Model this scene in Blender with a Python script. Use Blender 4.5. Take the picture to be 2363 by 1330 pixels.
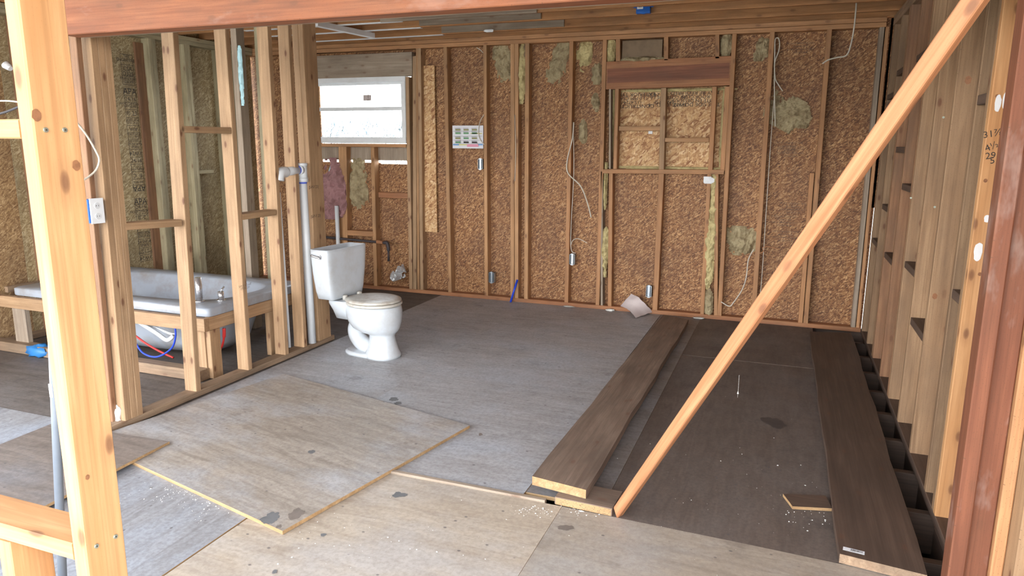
import bpy, bmesh, math, random
from mathutils import Vector, Matrix, noise
random.seed(7)
S=bpy.context.scene
for o in list(bpy.data.objects): bpy.data.objects.remove(o)
COL=S.collection
# ---------------------------------------------------------------- camera
F=1644.4; PITCH=math.radians(11.37); YAW=math.radians(20.81); ROLL=math.radians(.396); EYE=Vector((0,0,1.5))
fw=Vector((-math.sin(YAW)*math.cos(PITCH), math.cos(YAW)*math.cos(PITCH), -math.sin(PITCH)))
rt=Vector((math.cos(YAW),math.sin(YAW),0)); up=rt.cross(fw)
rt=rt*math.cos(ROLL)+up*math.sin(ROLL); up=rt.cross(fw)
cam=bpy.data.cameras.new('camera'); co=bpy.data.objects.new('camera',cam); COL.objects.link(co)
cam.sensor_width=36; cam.lens=36*F/2363; cam.clip_start=.02; cam.clip_end=200
m=Matrix((rt,up,-fw)).transposed().to_4x4(); m.translation=EYE; co.matrix_world=m
S.camera=co
# ---------------------------------------------------------------- light
w=bpy.data.worlds.new('world'); S.world=w; w.use_nodes=True
wn=w.node_tree; wn.nodes.clear()
tc=wn.nodes.new('ShaderNodeTexCoord'); sx=wn.nodes.new('ShaderNodeSeparateXYZ'); cr=wn.nodes.new('ShaderNodeValToRGB')
bg=wn.nodes.new('ShaderNodeBackground'); ow=wn.nodes.new('ShaderNodeOutputWorld')
wn.links.new(tc.outputs['Generated'],sx.inputs[0]); wn.links.new(sx.outputs[2],cr.inputs[0])
cr.color_ramp.elements[0].position=0; cr.color_ramp.elements[0].color=(1,.98,.955,1)
cr.color_ramp.elements[1].position=.7; cr.color_ramp.elements[1].color=(.72,.84,1,1)
wn.links.new(cr.outputs[0],bg.inputs[0]); wn.links.new(bg.outputs[0],ow.inputs[0]); bg.inputs[1].default_value=6.0
S.view_settings.view_transform='Standard'; S.view_settings.look='None'; S.view_settings.gamma=1; S.view_settings.use_curve_mapping=False
S.view_settings.exposure=0.88
# ---------------------------------------------------------------- helpers
def pt(px,py,ax,v):                     # the point of the real plane (axis = value) that the pixel looks at
    d=fw+rt*((px-1181.5)/F)+up*((665-py)/F)
    return EYE+d*((v-EYE[ax])/d[ax])
def link(o,parent=None):
    COL.objects.link(o)
    if parent is not None:
        o.parent=parent; o.matrix_parent_inverse=parent.matrix_world.inverted()
    return o
def mesh(name,vs,fs,mat,parent=None,mw=None,smooth=False):
    me=bpy.data.meshes.new(name); me.from_pydata([tuple(v) for v in vs],[],fs); me.update()
    if mat: me.materials.append(mat)
    if smooth:
        for p in me.polygons: p.use_smooth=True
    o=bpy.data.objects.new(name,me)
    if mw is not None: o.matrix_world=mw
    COL.objects.link(o)
    if parent is not None:
        o.parent=parent; o.matrix_parent_inverse=parent.matrix_world.inverted()
    return o
def empty(name,loc=(0,0,0)):
    o=bpy.data.objects.new(name,None); o.empty_display_size=.1; o.matrix_world=Matrix.Translation(loc); COL.objects.link(o); return o
def thing(o,label,cat,group=None,kind=None):
    o['label']=label; o['category']=cat
    if group: o['group']=group
    if kind: o['kind']=kind
    return o
def structure(name,loc=(0,0,0)):
    o=empty(name,loc); o['kind']='structure'; return o
def board(name,p0,p1,wv,w,d,mat,parent=None,ch=.0025,cut0=0,cut1=0):
    """lumber from p0 to p1 (centre line); w wide along wv, d thick across; chamfered; texture runs along local X"""
    p0=Vector(p0);p1=Vector(p1); L=(p1-p0).length; X=(p1-p0)/L
    wv=Vector(wv); Y=(wv-X*wv.dot(X)).normalized(); Z=X.cross(Y)
    a=w/2;b=d/2;c=min(ch,a*.4,b*.4)
    prof=[(-a+c,-b),(a-c,-b),(a,-b+c),(a,b-c),(a-c,b),(-a+c,b),(-a,b-c),(-a,-b+c)]
    vs=[(-L/2+cut0*y,y,z) for y,z in prof]+[(L/2+cut1*y,y,z) for y,z in prof]
    fs=[(i,(i+1)%8,(i+1)%8+8,i+8) for i in range(8)]+[tuple(range(7,-1,-1)),tuple(range(8,16))]
    M=Matrix((X,Y,Z)).transposed().to_4x4(); M.translation=(p0+p1)/2
    return mesh(name,vs,fs,mat,parent,M)
def bx(name,lo,hi,mat,parent=None,axis=0,ch=.0025):
    """axis-aligned lumber, grain along axis"""
    lo=Vector(lo);hi=Vector(hi);c=(lo+hi)/2;s=hi-lo
    A=Vector((0,0,0));A[axis]=s[axis]/2; o=(axis+1)%3; W=Vector((0,0,0));W[o]=1; r=(axis+2)%3
    return board(name,c-A,c+A,W,s[o],s[r],mat,parent,ch)
def tube(name,pts,r,mat,parent=None,n=8,closed_caps=True,radii=None,smooth_pts=True):
    pts=[Vector(p) for p in pts]
    if smooth_pts and len(pts)>2:
        q=[];P=[pts[0]]+pts+[pts[-1]]
        for i in range(1,len(P)-2):
            for k in range(6):
                t=k/6;a,b,c,d=P[i-1],P[i],P[i+1],P[i+2]
                q.append(.5*((2*b)+(c-a)*t+(2*a-5*b+4*c-d)*t*t+(3*b-a-3*c+d)*t**3))
        q.append(pts[-1]);pts=q
    c0=pts[0].copy(); vs=[];fs=[];T=(pts[1]-pts[0]).normalized()
    N=T.orthogonal().normalized()
    for i,p in enumerate(pts):
        t=(pts[min(i+1,len(pts)-1)]-pts[max(i-1,0)]).normalized()
        N=(N-t*N.dot(t)).normalized(); B=t.cross(N)
        rr=r if radii is None else radii[min(i,len(radii)-1)]
        for k in range(n):
            a=2*math.pi*k/n; vs.append(p-c0+(N*math.cos(a)+B*math.sin(a))*rr)
    for i in range(len(pts)-1):
        for k in range(n): fs.append((i*n+k,i*n+(k+1)%n,(i+1)*n+(k+1)%n,(i+1)*n+k))
    if closed_caps: fs+= [tuple(range(n-1,-1,-1)),tuple(range((len(pts)-1)*n,len(pts)*n))]
    return mesh(name,vs,fs,mat,parent,Matrix.Translation(c0),True)
def cyl(name,p0,p1,r,mat,parent=None,n=20,r2=None):
    o=tube(name,[p0,p1],r,mat,parent,n,True,[r,r if r2 is None else r2],False)
    me=o.data
    for p in me.polygons: p.use_smooth=len(p.vertices)==4
    return o
def loft(name,rings,mat,parent=None,cap0=True,cap1=True,mw=None,smooth=True):
    n=len(rings[0]);vs=[v for r in rings for v in r];fs=[]
    for i in range(len(rings)-1):
        for k in range(n): fs.append((i*n+k,i*n+(k+1)%n,(i+1)*n+(k+1)%n,(i+1)*n+k))
    if cap0: fs.append(tuple(range(n-1,-1,-1)))
    if cap1: fs.append(tuple(range((len(rings)-1)*n,len(rings)*n)))
    o=mesh(name,vs,fs,mat,parent,mw,smooth)
    for p in o.data.polygons:
        if len(p.vertices)>4: p.use_smooth=False
    return o
def sup(cx,cy,a,b,z,n=32,e=2.0,fr=None):
    """superellipse ring; fr = different half-length for +x side"""
    r=[]
    for k in range(n):
        t=2*math.pi*k/n;c=math.cos(t);s=math.sin(t)
        ax=a if (c<0 or fr is None) else fr
        r.append((cx+ax*math.copysign(abs(c)**(2/e),c),cy+b*math.copysign(abs(s)**(2/e),s),z))
    return r
def text(name,s,size,M,mat,parent=None,align='CENTER',sx=1):
    cu=bpy.data.curves.new(name,'FONT'); cu.body=s; cu.size=size; cu.align_x=align; cu.align_y='CENTER'; cu.extrude=0; cu.resolution_u=2; cu.space_line=.85
    o=bpy.data.objects.new(name,cu); COL.objects.link(o)
    dg=bpy.context.evaluated_depsgraph_get(); me=bpy.data.meshes.new_from_object(o.evaluated_get(dg)); bpy.data.objects.remove(o)
    me.transform(Matrix.Diagonal((sx,1,1,1)))
    me.materials.clear(); me.materials.append(mat)
    q=bpy.data.objects.new(name,me); q.matrix_world=M; COL.objects.link(q)
    if parent is not None: q.parent=parent; q.matrix_parent_inverse=parent.matrix_world.inverted()
    return q
def frame(o,X,Y):
    X=Vector(X).normalized();Y=Vector(Y);Y=(Y-X*Y.dot(X)).normalized();Z=X.cross(Y)
    M=Matrix((X,Y,Z)).transposed().to_4x4();M.translation=Vector(o);return M
# ---------------------------------------------------------------- materials
class NT:
    def __init__(s,name):
        s.m=bpy.data.materials.new(name); s.m.use_nodes=True; s.t=s.m.node_tree; s.t.nodes.clear()
        s.out=s.n('ShaderNodeOutputMaterial'); s.b=s.n('ShaderNodeBsdfPrincipled'); s.l(s.b.outputs[0],s.out.inputs[0])
    def n(s,t,**k):
        x=s.t.nodes.new(t)
        for a,b in k.items(): setattr(x,a,b)
        return x
    def l(s,a,b): s.t.links.new(a,b)
    def coord(s,scale,rnd=True,rot=(0,0,0)):
        tc=s.n('ShaderNodeTexCoord'); o=tc.outputs['Object']
        if rnd:
            oi=s.n('ShaderNodeObjectInfo'); a=s.n('ShaderNodeVectorMath',operation='MULTIPLY_ADD')
            s.l(oi.outputs['Random'],a.inputs[0]); a.inputs[1].default_value=(37,53,71); s.l(o,a.inputs[2]); o=a.outputs[0]
        mp=s.n('ShaderNodeMapping'); mp.inputs['Scale'].default_value=scale; mp.inputs['Rotation'].default_value=rot; s.l(o,mp.inputs[0]); return mp.outputs[0]
    def fold(s,v):           # x along the board, y+z across it, so knots keep their shape on every face
        a=s.n('ShaderNodeSeparateXYZ'); s.l(v,a.inputs[0]); b=s.n('ShaderNodeCombineXYZ'); s.l(a.outputs[0],b.inputs[0]); s.l(s.math('ADD',a.outputs[1],a.outputs[2]),b.inputs[1]); return b.outputs[0]
    def noise(s,v,scale=1,detail=3,rough=.5,dist=0):
        x=s.n('ShaderNodeTexNoise'); s.l(v,x.inputs['Vector']); x.inputs['Scale'].default_value=scale; x.inputs['Detail'].default_value=detail
        x.inputs['Roughness'].default_value=rough; x.inputs['Distortion'].default_value=dist; return x
    def ramp(s,f,st):
        r=s.n('ShaderNodeValToRGB'); s.l(f,r.inputs[0]); e=r.color_ramp.elements
        while len(e)<len(st): e.new(.5)
        for i,(p,c) in enumerate(st):
            e[i].position=p; e[i].color=(c[0],c[1],c[2],1) if hasattr(c,'__len__') else (c,c,c,1)
        return r.outputs[0]
    def mix(s,f,a,b,mode='MIX'):
        x=s.n('ShaderNodeMix',data_type='RGBA',blend_type=mode)
        for v,i in ((f,0),(a,6),(b,7)):
            if hasattr(v,'is_linked') or hasattr(v,'links'): s.l(v,x.inputs[i])
            elif i==0: x.inputs[0].default_value=v
            else: x.inputs[i].default_value=(*v,1)
        return x.outputs[2]
    def math(s,op,a,b=0):
        x=s.n('ShaderNodeMath',operation=op)
        for v,i in ((a,0),(b,1)):
            if hasattr(v,'links'): s.l(v,x.inputs[i])
            else: x.inputs[i].default_value=v
        return x.outputs[0]
    def bump(s,h,dist=.002,st=.6):
        b=s.n('ShaderNodeBump'); b.inputs['Strength'].default_value=st; b.inputs['Distance'].default_value=dist; s.l(h,b.inputs['Height']); s.l(b.outputs[0],s.b.inputs['Normal'])
    def done(s,col=None,rough=.6,metal=0,spec=.3):
        if col is not None:
            if hasattr(col,'links'): s.l(col,s.b.inputs['Base Color'])
            else: s.b.inputs['Base Color'].default_value=(*col,1)
        if hasattr(rough,'links'): s.l(rough,s.b.inputs['Roughness'])
        else: s.b.inputs['Roughness'].default_value=rough
        s.b.inputs['Metallic'].default_value=metal; s.b.inputs['Specular IOR Level'].default_value=spec
        return s.m
def lumber(name,light,dark,knots=.5,dirt=.35,dirtcol=(.10,.075,.055),ring=9,vary=.25,stain=None,specks=.7):
    s=NT(name)
    g=s.coord((1.3,ring*2.2,ring*2.2)); n1=s.noise(g,1.6,5,.55,.6)
    col=s.ramp(n1.outputs[0],[(.30,dark),(.52,[(a+b)/2 for a,b in zip(light,dark)]),(.68,light)])
    g2=s.coord((.7,34,34)); wv=s.noise(g2,3,3,.6,.3)
    col=s.mix(s.ramp(wv.outputs[0],[(.35,.45),(.55,0)]),col,[c*.72 for c in dark])
    # knots
    k=s.coord((4.4,10,10)); vo=s.n('ShaderNodeTexVoronoi',voronoi_dimensions='2D'); s.l(s.fold(k),vo.inputs['Vector']); vo.inputs['Scale'].default_value=1.0
    kk=s.ramp(vo.outputs['Distance'],[(.045,1),(.08,.75),(.11,.22),(.26,0)])
    sc_=s.n('ShaderNodeSeparateColor'); s.l(vo.outputs['Color'],sc_.inputs[0]); kk=s.math('MULTIPLY',kk,s.ramp(sc_.outputs[0],[(.50,0),(.56,1)]))
    col=s.mix(s.math('MULTIPLY',kk,knots),col,(.15,.065,.035))
    # small nail holes / specks
    k2=s.coord((9,19,19)); v2=s.n('ShaderNodeTexVoronoi',voronoi_dimensions='2D'); s.l(s.fold(k2),v2.inputs['Vector'])
    col=s.mix(s.math('MULTIPLY',s.ramp(v2.outputs['Distance'],[(.035,1),(.08,0)]),specks),col,(.09,.05,.03))
    # dirt
    d=s.noise(s.coord((2.2,6,6)),1.3,4,.6)
    col=s.mix(s.math('MULTIPLY',s.ramp(d.outputs[0],[(.42,0),(.70,1)]),dirt),col,dirtcol)
    if stain:
        d=s.noise(s.coord((1.1,3,3)),2.1,5,.65); col=s.mix(s.ramp(d.outputs[0],[(.56,0),(.66,stain[1])]),col,stain[0])
    oi=s.n('ShaderNodeObjectInfo'); hv=s.n('ShaderNodeHueSaturation'); s.l(col,hv.inputs['Color'])
    s.l(s.math('MULTIPLY_ADD',oi.outputs['Random'],vary),hv.inputs['Value']); s.t.nodes[-1]
    for nd in s.t.nodes:
        if nd.type=='MATH' and nd.operation=='MULTIPLY_ADD': nd.inputs[2].default_value=1-vary*.55
    s.bump(n1.outputs[0],.0012,.5)
    return s.done(hv.outputs[0],.62,0,.3)
def osb(name,cols,sc=1.0,dirt=.3,dirtcol=(.09,.06,.045),white=0):
    s=NT(name); hs=[];col=None
    for i,(rot,th) in enumerate(((.25,None),(1.25,.45),(-.75,.5),(2.2,.6))):
        v=s.coord((1,1,1),True,(0,0,rot)); nz=s.noise(v,3,1); 
        ad=s.n('ShaderNodeVectorMath',operation='MULTIPLY_ADD'); s.l(nz.outputs['Color'],ad.inputs[0]); ad.inputs[1].default_value=(.06,.06,.06); s.l(v,ad.inputs[2])
        mp=s.n('ShaderNodeMapping'); mp.inputs['Scale'].default_value=(14*sc,46*sc,8); mp.inputs['Location'].default_value=(i*3.3,i*7.1,0); s.l(ad.outputs[0],mp.inputs[0])
        vo=s.n('ShaderNodeTexVoronoi'); s.l(mp.outputs[0],vo.inputs['Vector']); vo.inputs['Randomness'].default_value=1
        sp=s.n('ShaderNodeSeparateColor'); s.l(vo.outputs['Color'],sp.inputs[0])
        c=s.ramp(sp.outputs[0],[(0,cols[0]),(.35,cols[1]),(.7,cols[2]),(1,cols[3])]); h=sp.outputs[2]
        if col is None: col=c;hh=h
        else:
            f=s.ramp(sp.outputs[1],[(th,0),(th+.02,1)]); col=s.mix(f,col,c); hh=s.mix(f,hh,h)
    fine=s.noise(s.coord((8,60,60)),2,4,.7); col=s.mix(s.ramp(fine.outputs[0],[(.35,.5),(.6,0)]),col,cols[0])
    d=s.noise(s.coord((1,1,1)),2.4,5,.6); col=s.mix(s.math('MULTIPLY',s.ramp(d.outputs[0],[(.40,0),(.68,1)]),dirt),col,dirtcol)
    s.bump(hh,.0014,.4)
    return s.done(col,.6,0,.3)
def ply(name,light,dark,dust=(.45,.47,.5),dustamt=.4,stain=.6,rough=.5,rot=0.0,dirt=(.10,.085,.075)):
    s=NT(name); v=s.coord((1.2,9,9),True,(0,0,rot)); n1=s.noise(v,2.2,6,.6,1.2)
    col=s.ramp(n1.outputs[0],[(.33,dark),(.62,light)])
    d=s.noise(s.coord((1,1.6,1)),1.7,5,.6); dm=s.math('MULTIPLY',s.ramp(d.outputs[0],[(.45,0),(.66,1)]),dustamt); col=s.mix(dm,col,dust)
    f=s.noise(s.coord((1,1,1)),60,4,.7); col=s.mix(s.ramp(f.outputs[0],[(.35,.35),(.6,0)]),col,dirt)
    q=s.noise(s.coord((1.5,1.5,1)),2.9,5,.65); col=s.mix(s.math('MULTIPLY',s.ramp(q.outputs[0],[(.60,0),(.72,1)]),stain),col,dirt)
    vo=s.n('ShaderNodeTexVoronoi'); s.l(s.coord((2.0,2.6,1)),vo.inputs['Vector']); col=s.mix(s.math('MULTIPLY',s.ramp(vo.outputs['Distance'],[(.045,1),(.09,0)]),.8),col,(.10,.09,.09))
    r=s.ramp(q.outputs[0],[(.3,rough-.08),(.7,rough+.2)])
    s.bump(n1.outputs[0],.002,.45)
    return s.done(col,r,0,.4)
def plain(name,c,rough=.5,metal=0,spec=.4,nz=0,nc=None,ns=12):
    s=NT(name)
    if nz:
        x=s.noise(s.coord((1,1,1)),ns,5,.65); col=s.mix(s.ramp(x.outputs[0],[(.45,0),(.72,nz)]),c,nc or [a*.5 for a in c]); s.bump(x.outputs[0],.001,.2)
        return s.done(col,rough,metal,spec)
    return s.done(c,rough,metal,spec)
M_STUD=lumber('stud_wood',(.54,.31,.155),(.38,.20,.09),.75,.35,vary=.22)
M_STUDB=lumber('back_wall_stud_wood',(.54,.285,.135),(.38,.185,.082),.6,.32,vary=.22)
M_STUDL=lumber('left_wall_stud_wood',(.50,.44,.29),(.36,.30,.18),.6,.45,(.12,.10,.06),vary=.3)
M_PART=lumber('partition_wood',(.50,.325,.185),(.36,.22,.12),.95,.45,(.20,.125,.07),vary=.2)
M_PLATE=lumber('plate_wood',(.40,.28,.18),(.27,.175,.11),.4,.5,vary=.2)
M_NEAR=lumber('fresh_pine_wood',(.60,.345,.165),(.46,.225,.09),.8,.10,(.40,.20,.10),ring=5,vary=.06,specks=.12)
M_BRACE=lumber('orange_fir_wood',(.52,.26,.13),(.36,.15,.065),.8,.12,(.3,.12,.05),ring=12,vary=.05,specks=.2)
M_RED=lumber('red_stained_wood',(.25,.095,.05),(.17,.06,.032),.4,.35,(.11,.05,.03),vary=.1,stain=((.45,.36,.32),.25))
M_BEAM=lumber('red_beam_wood',(.36,.135,.062),(.24,.08,.036),.5,.40,(.13,.065,.045),ring=7,vary=.04,stain=((.55,.44,.40),.14))
M_HEADD=lumber('heartwood',(.30,.12,.065),(.19,.07,.04),.2,.3,vary=.1)
M_HEAD=lumber('header_wood',(.46,.215,.10),(.33,.135,.06),.3,.35,vary=.1)
M_JOIST=lumber('joist_wood',(.60,.30,.13),(.43,.20,.08),.5,.35,vary=.2)
M_GREYB=lumber('grey_weathered_wood',(.42,.34,.26),(.30,.23,.17),.5,.35,vary=.1)
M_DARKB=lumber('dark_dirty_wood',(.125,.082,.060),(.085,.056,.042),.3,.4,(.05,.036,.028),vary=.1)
M_PLANK=lumber('dirty_plank_wood',(.27,.195,.145),(.17,.115,.085),.5,.5,(.10,.075,.06),ring=6,vary=.05)
M_EDGE=lumber('fresh_cut_edge_wood',(.50,.33,.17),(.34,.20,.09),.2,.3,vary=.1)
M_OSB=osb('osb_flakes',[(.11,.046,.022),(.27,.122,.050),(.41,.205,.085),(.68,.41,.20)],.62,.42,(.12,.062,.04))
M_OSBN=osb('osb_flakes_clean',[(.28,.12,.05),(.56,.32,.145),(.70,.45,.22),(.84,.62,.36)],.33,.12)
M_OSBL=osb('osb_flakes_mossy',[(.24,.17,.085),(.36,.27,.14),(.47,.37,.21),(.62,.52,.33)],.5,.5,(.15,.12,.075))
M_OSBT=osb('osb_flakes_tan',[(.20,.11,.05),(.33,.20,.095),(.45,.29,.14),(.60,.42,.23)],.55,.4)
M_FRONT=ply('front_plywood',(.50,.42,.33),(.39,.315,.24),(.47,.46,.46),.5,.35,.42,0.0,(.22,.17,.13))
M_LEFTP=ply('left_plywood',(.34,.34,.35),(.25,.245,.25),(.40,.45,.53),.5,.4,.42,1.57)
M_SHEET=ply('loose_plywood',(.41,.355,.30),(.27,.23,.19),(.47,.50,.55),.55,.55,.42,0.0,(.13,.10,.08))
M_MID=ply('mid_plywood',(.43,.42,.42),(.33,.315,.31),(.46,.49,.54),.55,.4,.44,0.0,(.12,.10,.09))
M_RIGHT=ply('right_plywood',(.15,.115,.095),(.11,.083,.068),(.19,.165,.15),.4,.4,.6,1.57,(.06,.048,.042))
M_MIDR=ply('brown_grey_plywood',(.25,.225,.21),(.19,.165,.155),(.32,.33,.36),.4,.4,.5,0.0,(.10,.085,.075))
M_FRONTR=ply('greyer_front_plywood',(.40,.335,.265),(.31,.255,.20),(.38,.375,.37),.5,.45,.45,0.0,(.17,.14,.115))
M_BATHF=ply('bath_floor',(.16,.13,.11),(.10,.08,.065),(.22,.21,.21),.3,.5,.6,0.0,(.05,.04,.035))
M_DARK=plain('dark_dirt',(.045,.036,.03),.9,nz=.6)
M_CER=plain('white_ceramic',(.58,.62,.66),.16,0,.5,.35,(.40,.36,.30),9)
M_SEAT=plain('stained_seat_plastic',(.56,.54,.49),.35,0,.4,.95,(.30,.22,.15),11)
M_TUB=plain('tub_acrylic',(.33,.36,.41),.35,0,.5,.75,(.24,.21,.18),7)
M_PVC=plain('white_pvc',(.66,.68,.70),.35,0,.4,.25,(.5,.5,.48),8)
M_PVCB=plain('blue_primer',(.08,.12,.55),.4)
M_GREYP=plain('grey_conduit',(.13,.15,.18),.4,0,.4,.3,(.25,.26,.27),6)
M_CHROME=plain('chrome',(.62,.62,.64),.22,.85)
M_STEEL=plain('galvanised_steel',(.42,.46,.50),.4,.8,.5,.4)
M_SCREW=plain('zinc_screw',(.45,.50,.42),.35,.8)
M_IRON=plain('black_iron',(.06,.055,.06),.6,.3,.4,.5,(.16,.07,.05))
M_CABLE=plain('cable_sheath',(.60,.55,.46),.5,0,.3,.3)
M_WHITE=plain('white_paint',(.78,.80,.82),.5,0,.4,.25,(.5,.5,.48),10)
M_PAPER=plain('crumpled_paper',(.58,.50,.48),.85,0,.2,.3,(.42,.34,.33),9)
M_BLUE=plain('blue_plastic',(.02,.13,.50),.35)
M_BLUEP=plain('blue_bag_plastic',(.03,.17,.42),.4)
M_BLUEH=plain('blue_tubing',(.02,.06,.55),.35)
M_REDH=plain('red_tubing',(.60,.035,.03),.4)
M_PINK=plain('pink_insulation',(.36,.20,.20),.95,0,.1,.7,(.22,.12,.11),9)
M_YEL=plain('yellow_insulation',(.58,.49,.25),.95,0,.1,.9,(.25,.19,.09),14)
M_MOSS=plain('dirty_insulation',(.40,.33,.20),.95,0,.1,.95,(.17,.12,.065),12)
M_FACE=plain('kraft_facing',(.23,.16,.10),.7,0,.3,.5)
M_FOAM=plain('spray_foam',(.74,.73,.68),.8,0,.2,.3)
M_INK=plain('black_ink',(.035,.03,.028),.7)
M_INKF=plain('faded_ink',(.13,.095,.07),.8)
M_FILM=plain('clear_film',(.6,.6,.6),.15,.2,.6)
M_TEAL=plain('pale_blue_film',(.42,.66,.72),.4)
M_GROUND=plain('dry_ground',(.40,.37,.30),.9,nz=.5)
M_BUSH=plain('dry_brush',(.11,.14,.155),.9)
M_ROOF=plain('roof_deck_wood',(.20,.12,.07),.8,nz=.4)
s=NT('window_glass'); s.t.nodes.remove(s.b); g=s.n('ShaderNodeBsdfTransparent'); gl=s.n('ShaderNodeBsdfGlossy'); gl.inputs['Roughness'].default_value=.03
g.inputs[0].default_value=(.93,.96,.97,1); mx=s.n('ShaderNodeMixShader'); mx.inputs[0].default_value=.06; s.l(g.outputs[0],mx.inputs[1]); s.l(gl.outputs[0],mx.inputs[2]); s.l(mx.outputs[0],s.out.inputs[0]); M_GLASS=s.m
# ---------------------------------------------------------------- site
YB=6.35; YS=YB+.089; XR=.665; XL=-5.35; XP=-3.2; ZT=2.40; ZJ=2.476
g=mesh('ground',[(-60,-60,-.55),(60,-60,-.55),(60,60,-.55),(-60,60,-.55)],[(0,1,2,3)],M_GROUND); g['kind']='structure'
# ---------------------------------------------------------------- floor
FL=structure('floor')
def panel(name,quad,z1,th,mat,parent,rot=None,edge=None):
    """flat panel from 4 ground corners, top at z1"""
    q=[Vector((p[0],p[1],0)) for p in quad]; c=sum(q,Vector())/4
    X=(q[1]-q[0]).normalized() if rot is None else Vector((math.cos(rot),math.sin(rot),0)); Y=Vector((-X.y,X.x,0))
    loc=[((p-c).dot(X),(p-c).dot(Y)) for p in q]
    M=Matrix((X,Y,Vector((0,0,1)))).transposed().to_4x4(); M.translation=c+Vector((0,0,z1))
    vs=[(a,b,0) for a,b in loc]+[(a,b,-th) for a,b in loc]
    o=mesh(name,vs,[(0,1,2,3),(7,6,5,4)]+[(i,i+4,(i+1)%4+4,(i+1)%4) for i in range(4)],mat,parent,M)
    if edge:
        o.data.materials.append(edge)
        for p in o.data.polygons:
            if abs(p.normal.z)<.5: p.material_index=1
    return o
SX=pt(1238,1262,2,0).x; BY=pt(60,952,2,0).y; SY=2.672   # seam between the front deck and the room floor
panel('plywood_panel',[(-1.945,.6),(SX,.6),(SX,SY-.0),(-1.945,SY)],0,.018,M_FRONT,FL,0,M_EDGE)
panel('plywood_panel',[(SX+.0015,.6),(1.0,.6),(1.0,SY-.045),(SX+.0015,SY)],0,.018,M_FRONTR,FL,0,M_EDGE)
panel('plywood_panel',[(-3.14,.6),(-1.952,.6),(-1.952,SY+.01),(-3.14,SY+.01)],.001,.018,M_LEFTP,FL,math.pi/2,M_EDGE)
panel('plywood_panel',[(-6.0,.6),(-3.146,.6),(-3.146,BY),(-6.0,BY)],0,.018,M_LEFTP,FL,math.pi/2,M_EDGE)
panel('plywood_panel',[(-3.18,SY+.025),(-2.2,SY+.025),(-2.2,YB+.08),(-3.18,YB+.08)],0,.018,M_MID,FL,0,M_EDGE)
panel('plywood_panel',[(-2.199,SY+.025),(-.97,SY+.02),(-.97,YB+.08),(-2.199,YB+.08)],.001,.018,M_MID,FL,0,M_EDGE)
panel('plywood_panel',[(-.968,SY+.065),(-.62,SY+.065),(-.62,YB+.08),(-.968,YB+.08)],-.001,.018,M_MIDR,FL,0,M_EDGE)
panel('plywood_panel',[(-.618,SY-.0),(.30,SY-.03),(.30,5.13),(-.618,5.13)],-.0,.018,M_RIGHT,FL,math.pi/2,M_DARKB)
panel('plywood_panel',[(-.618,5.142),(.30,5.142),(.30,YB+.08),(-.618,YB+.08)],.002,.018,M_RIGHT,FL,math.pi/2,M_DARKB)
panel('plywood_panel',[(-6.0,BY+.006),(-3.181,BY+.006),(-3.181,YB+.08),(-6.0,YB+.08)],-.004,.018,M_BATHF,FL,0,M_DARKB)
bx('edge_strip',(-1.62,SY+.002,-.012),(-.86,SY+.026,.010),M_GREYB,FL,0)
# subfloor framing seen through the open strip along the right wall
for i in range(10):
    y=2.82+.406*i
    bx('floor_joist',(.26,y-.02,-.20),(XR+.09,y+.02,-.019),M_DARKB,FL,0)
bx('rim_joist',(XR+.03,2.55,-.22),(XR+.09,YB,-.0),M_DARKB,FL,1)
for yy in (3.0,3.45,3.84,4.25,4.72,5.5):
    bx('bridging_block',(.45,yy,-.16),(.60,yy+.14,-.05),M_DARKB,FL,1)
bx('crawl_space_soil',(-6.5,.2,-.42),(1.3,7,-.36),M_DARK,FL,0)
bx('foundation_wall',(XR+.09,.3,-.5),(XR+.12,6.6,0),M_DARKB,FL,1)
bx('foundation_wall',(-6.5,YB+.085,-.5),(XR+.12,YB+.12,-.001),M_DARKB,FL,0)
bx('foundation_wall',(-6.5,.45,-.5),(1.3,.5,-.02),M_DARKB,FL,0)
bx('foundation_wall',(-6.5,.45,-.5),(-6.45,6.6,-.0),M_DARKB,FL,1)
# ---------------------------------------------------------------- back wall
WB=structure('wall_back',(-1,YS,0))
def osbpan(x0,x1,z0,z1,mat=M_OSB,y=YS,parent=None,name='sheathing_panel'):
    c=Vector(((x0+x1)/2,y+.006,(z0+z1)/2))
    return board(name,(c.x,c.y,z0),(c.x,c.y,z1),(1,0,0),x1-x0,.012,mat,parent or WB,.001)
SLX=pt(1987,760,1,YS).x
for a in ((-6.0,-4.60,0,2.62),(-3.522,-2.75,0,2.62),(-2.75,-1.528,0,2.62),(-.502,.05,0,2.62),(.05,SLX,0,2.62),(SLX+.0035,XR+.12,0,2.62),(SLX-.02,XR+.05,1.02,2.62),(-1.528,-.502,0,1.30),(-1.528,-.502,1.99,2.62),(-4.598,-3.522,2.18,2.62)): osbpan(*a)
osbpan(-4.598,-3.9,0,1.31); osbpan(-3.9,-3.522,0,1.30)
osbpan(-4.598,-3.522,1.335,1.50,M_GREYB,YS-.012,WB,'sill_board')
def vstud(xa0,xa1,ya,xb0,xb1,yb,mat=M_STUDB,parent=None,name='stud',d=.089,front=YB,seat=None,topz=None):
    """stud whose face runs from pixels (xa0..xa1, ya) to (xb0..xb1, yb) on the wall's face plane"""
    T0,T1=pt(xa0,ya,1,front),pt(xa1,ya,1,front); B0,B1=pt(xb0,yb,1,front),pt(xb1,yb,1,front)
    t=(T0+T1)/2; b=(B0+B1)/2; w=((T1-T0).length+(B1-B0).length)/2
    tz=topz if topz is not None else t.z; bz=seat if seat is not None else b.z
    def at(z): k=(z-b.z)/(t.z-b.z); return Vector((b.x+(t.x-b.x)*k,front+d/2,z))
    return board(name,at(bz),at(tz),(1,0,0),w,d,mat,parent or WB)
PZ=.038
LT=M_STUD
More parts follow.
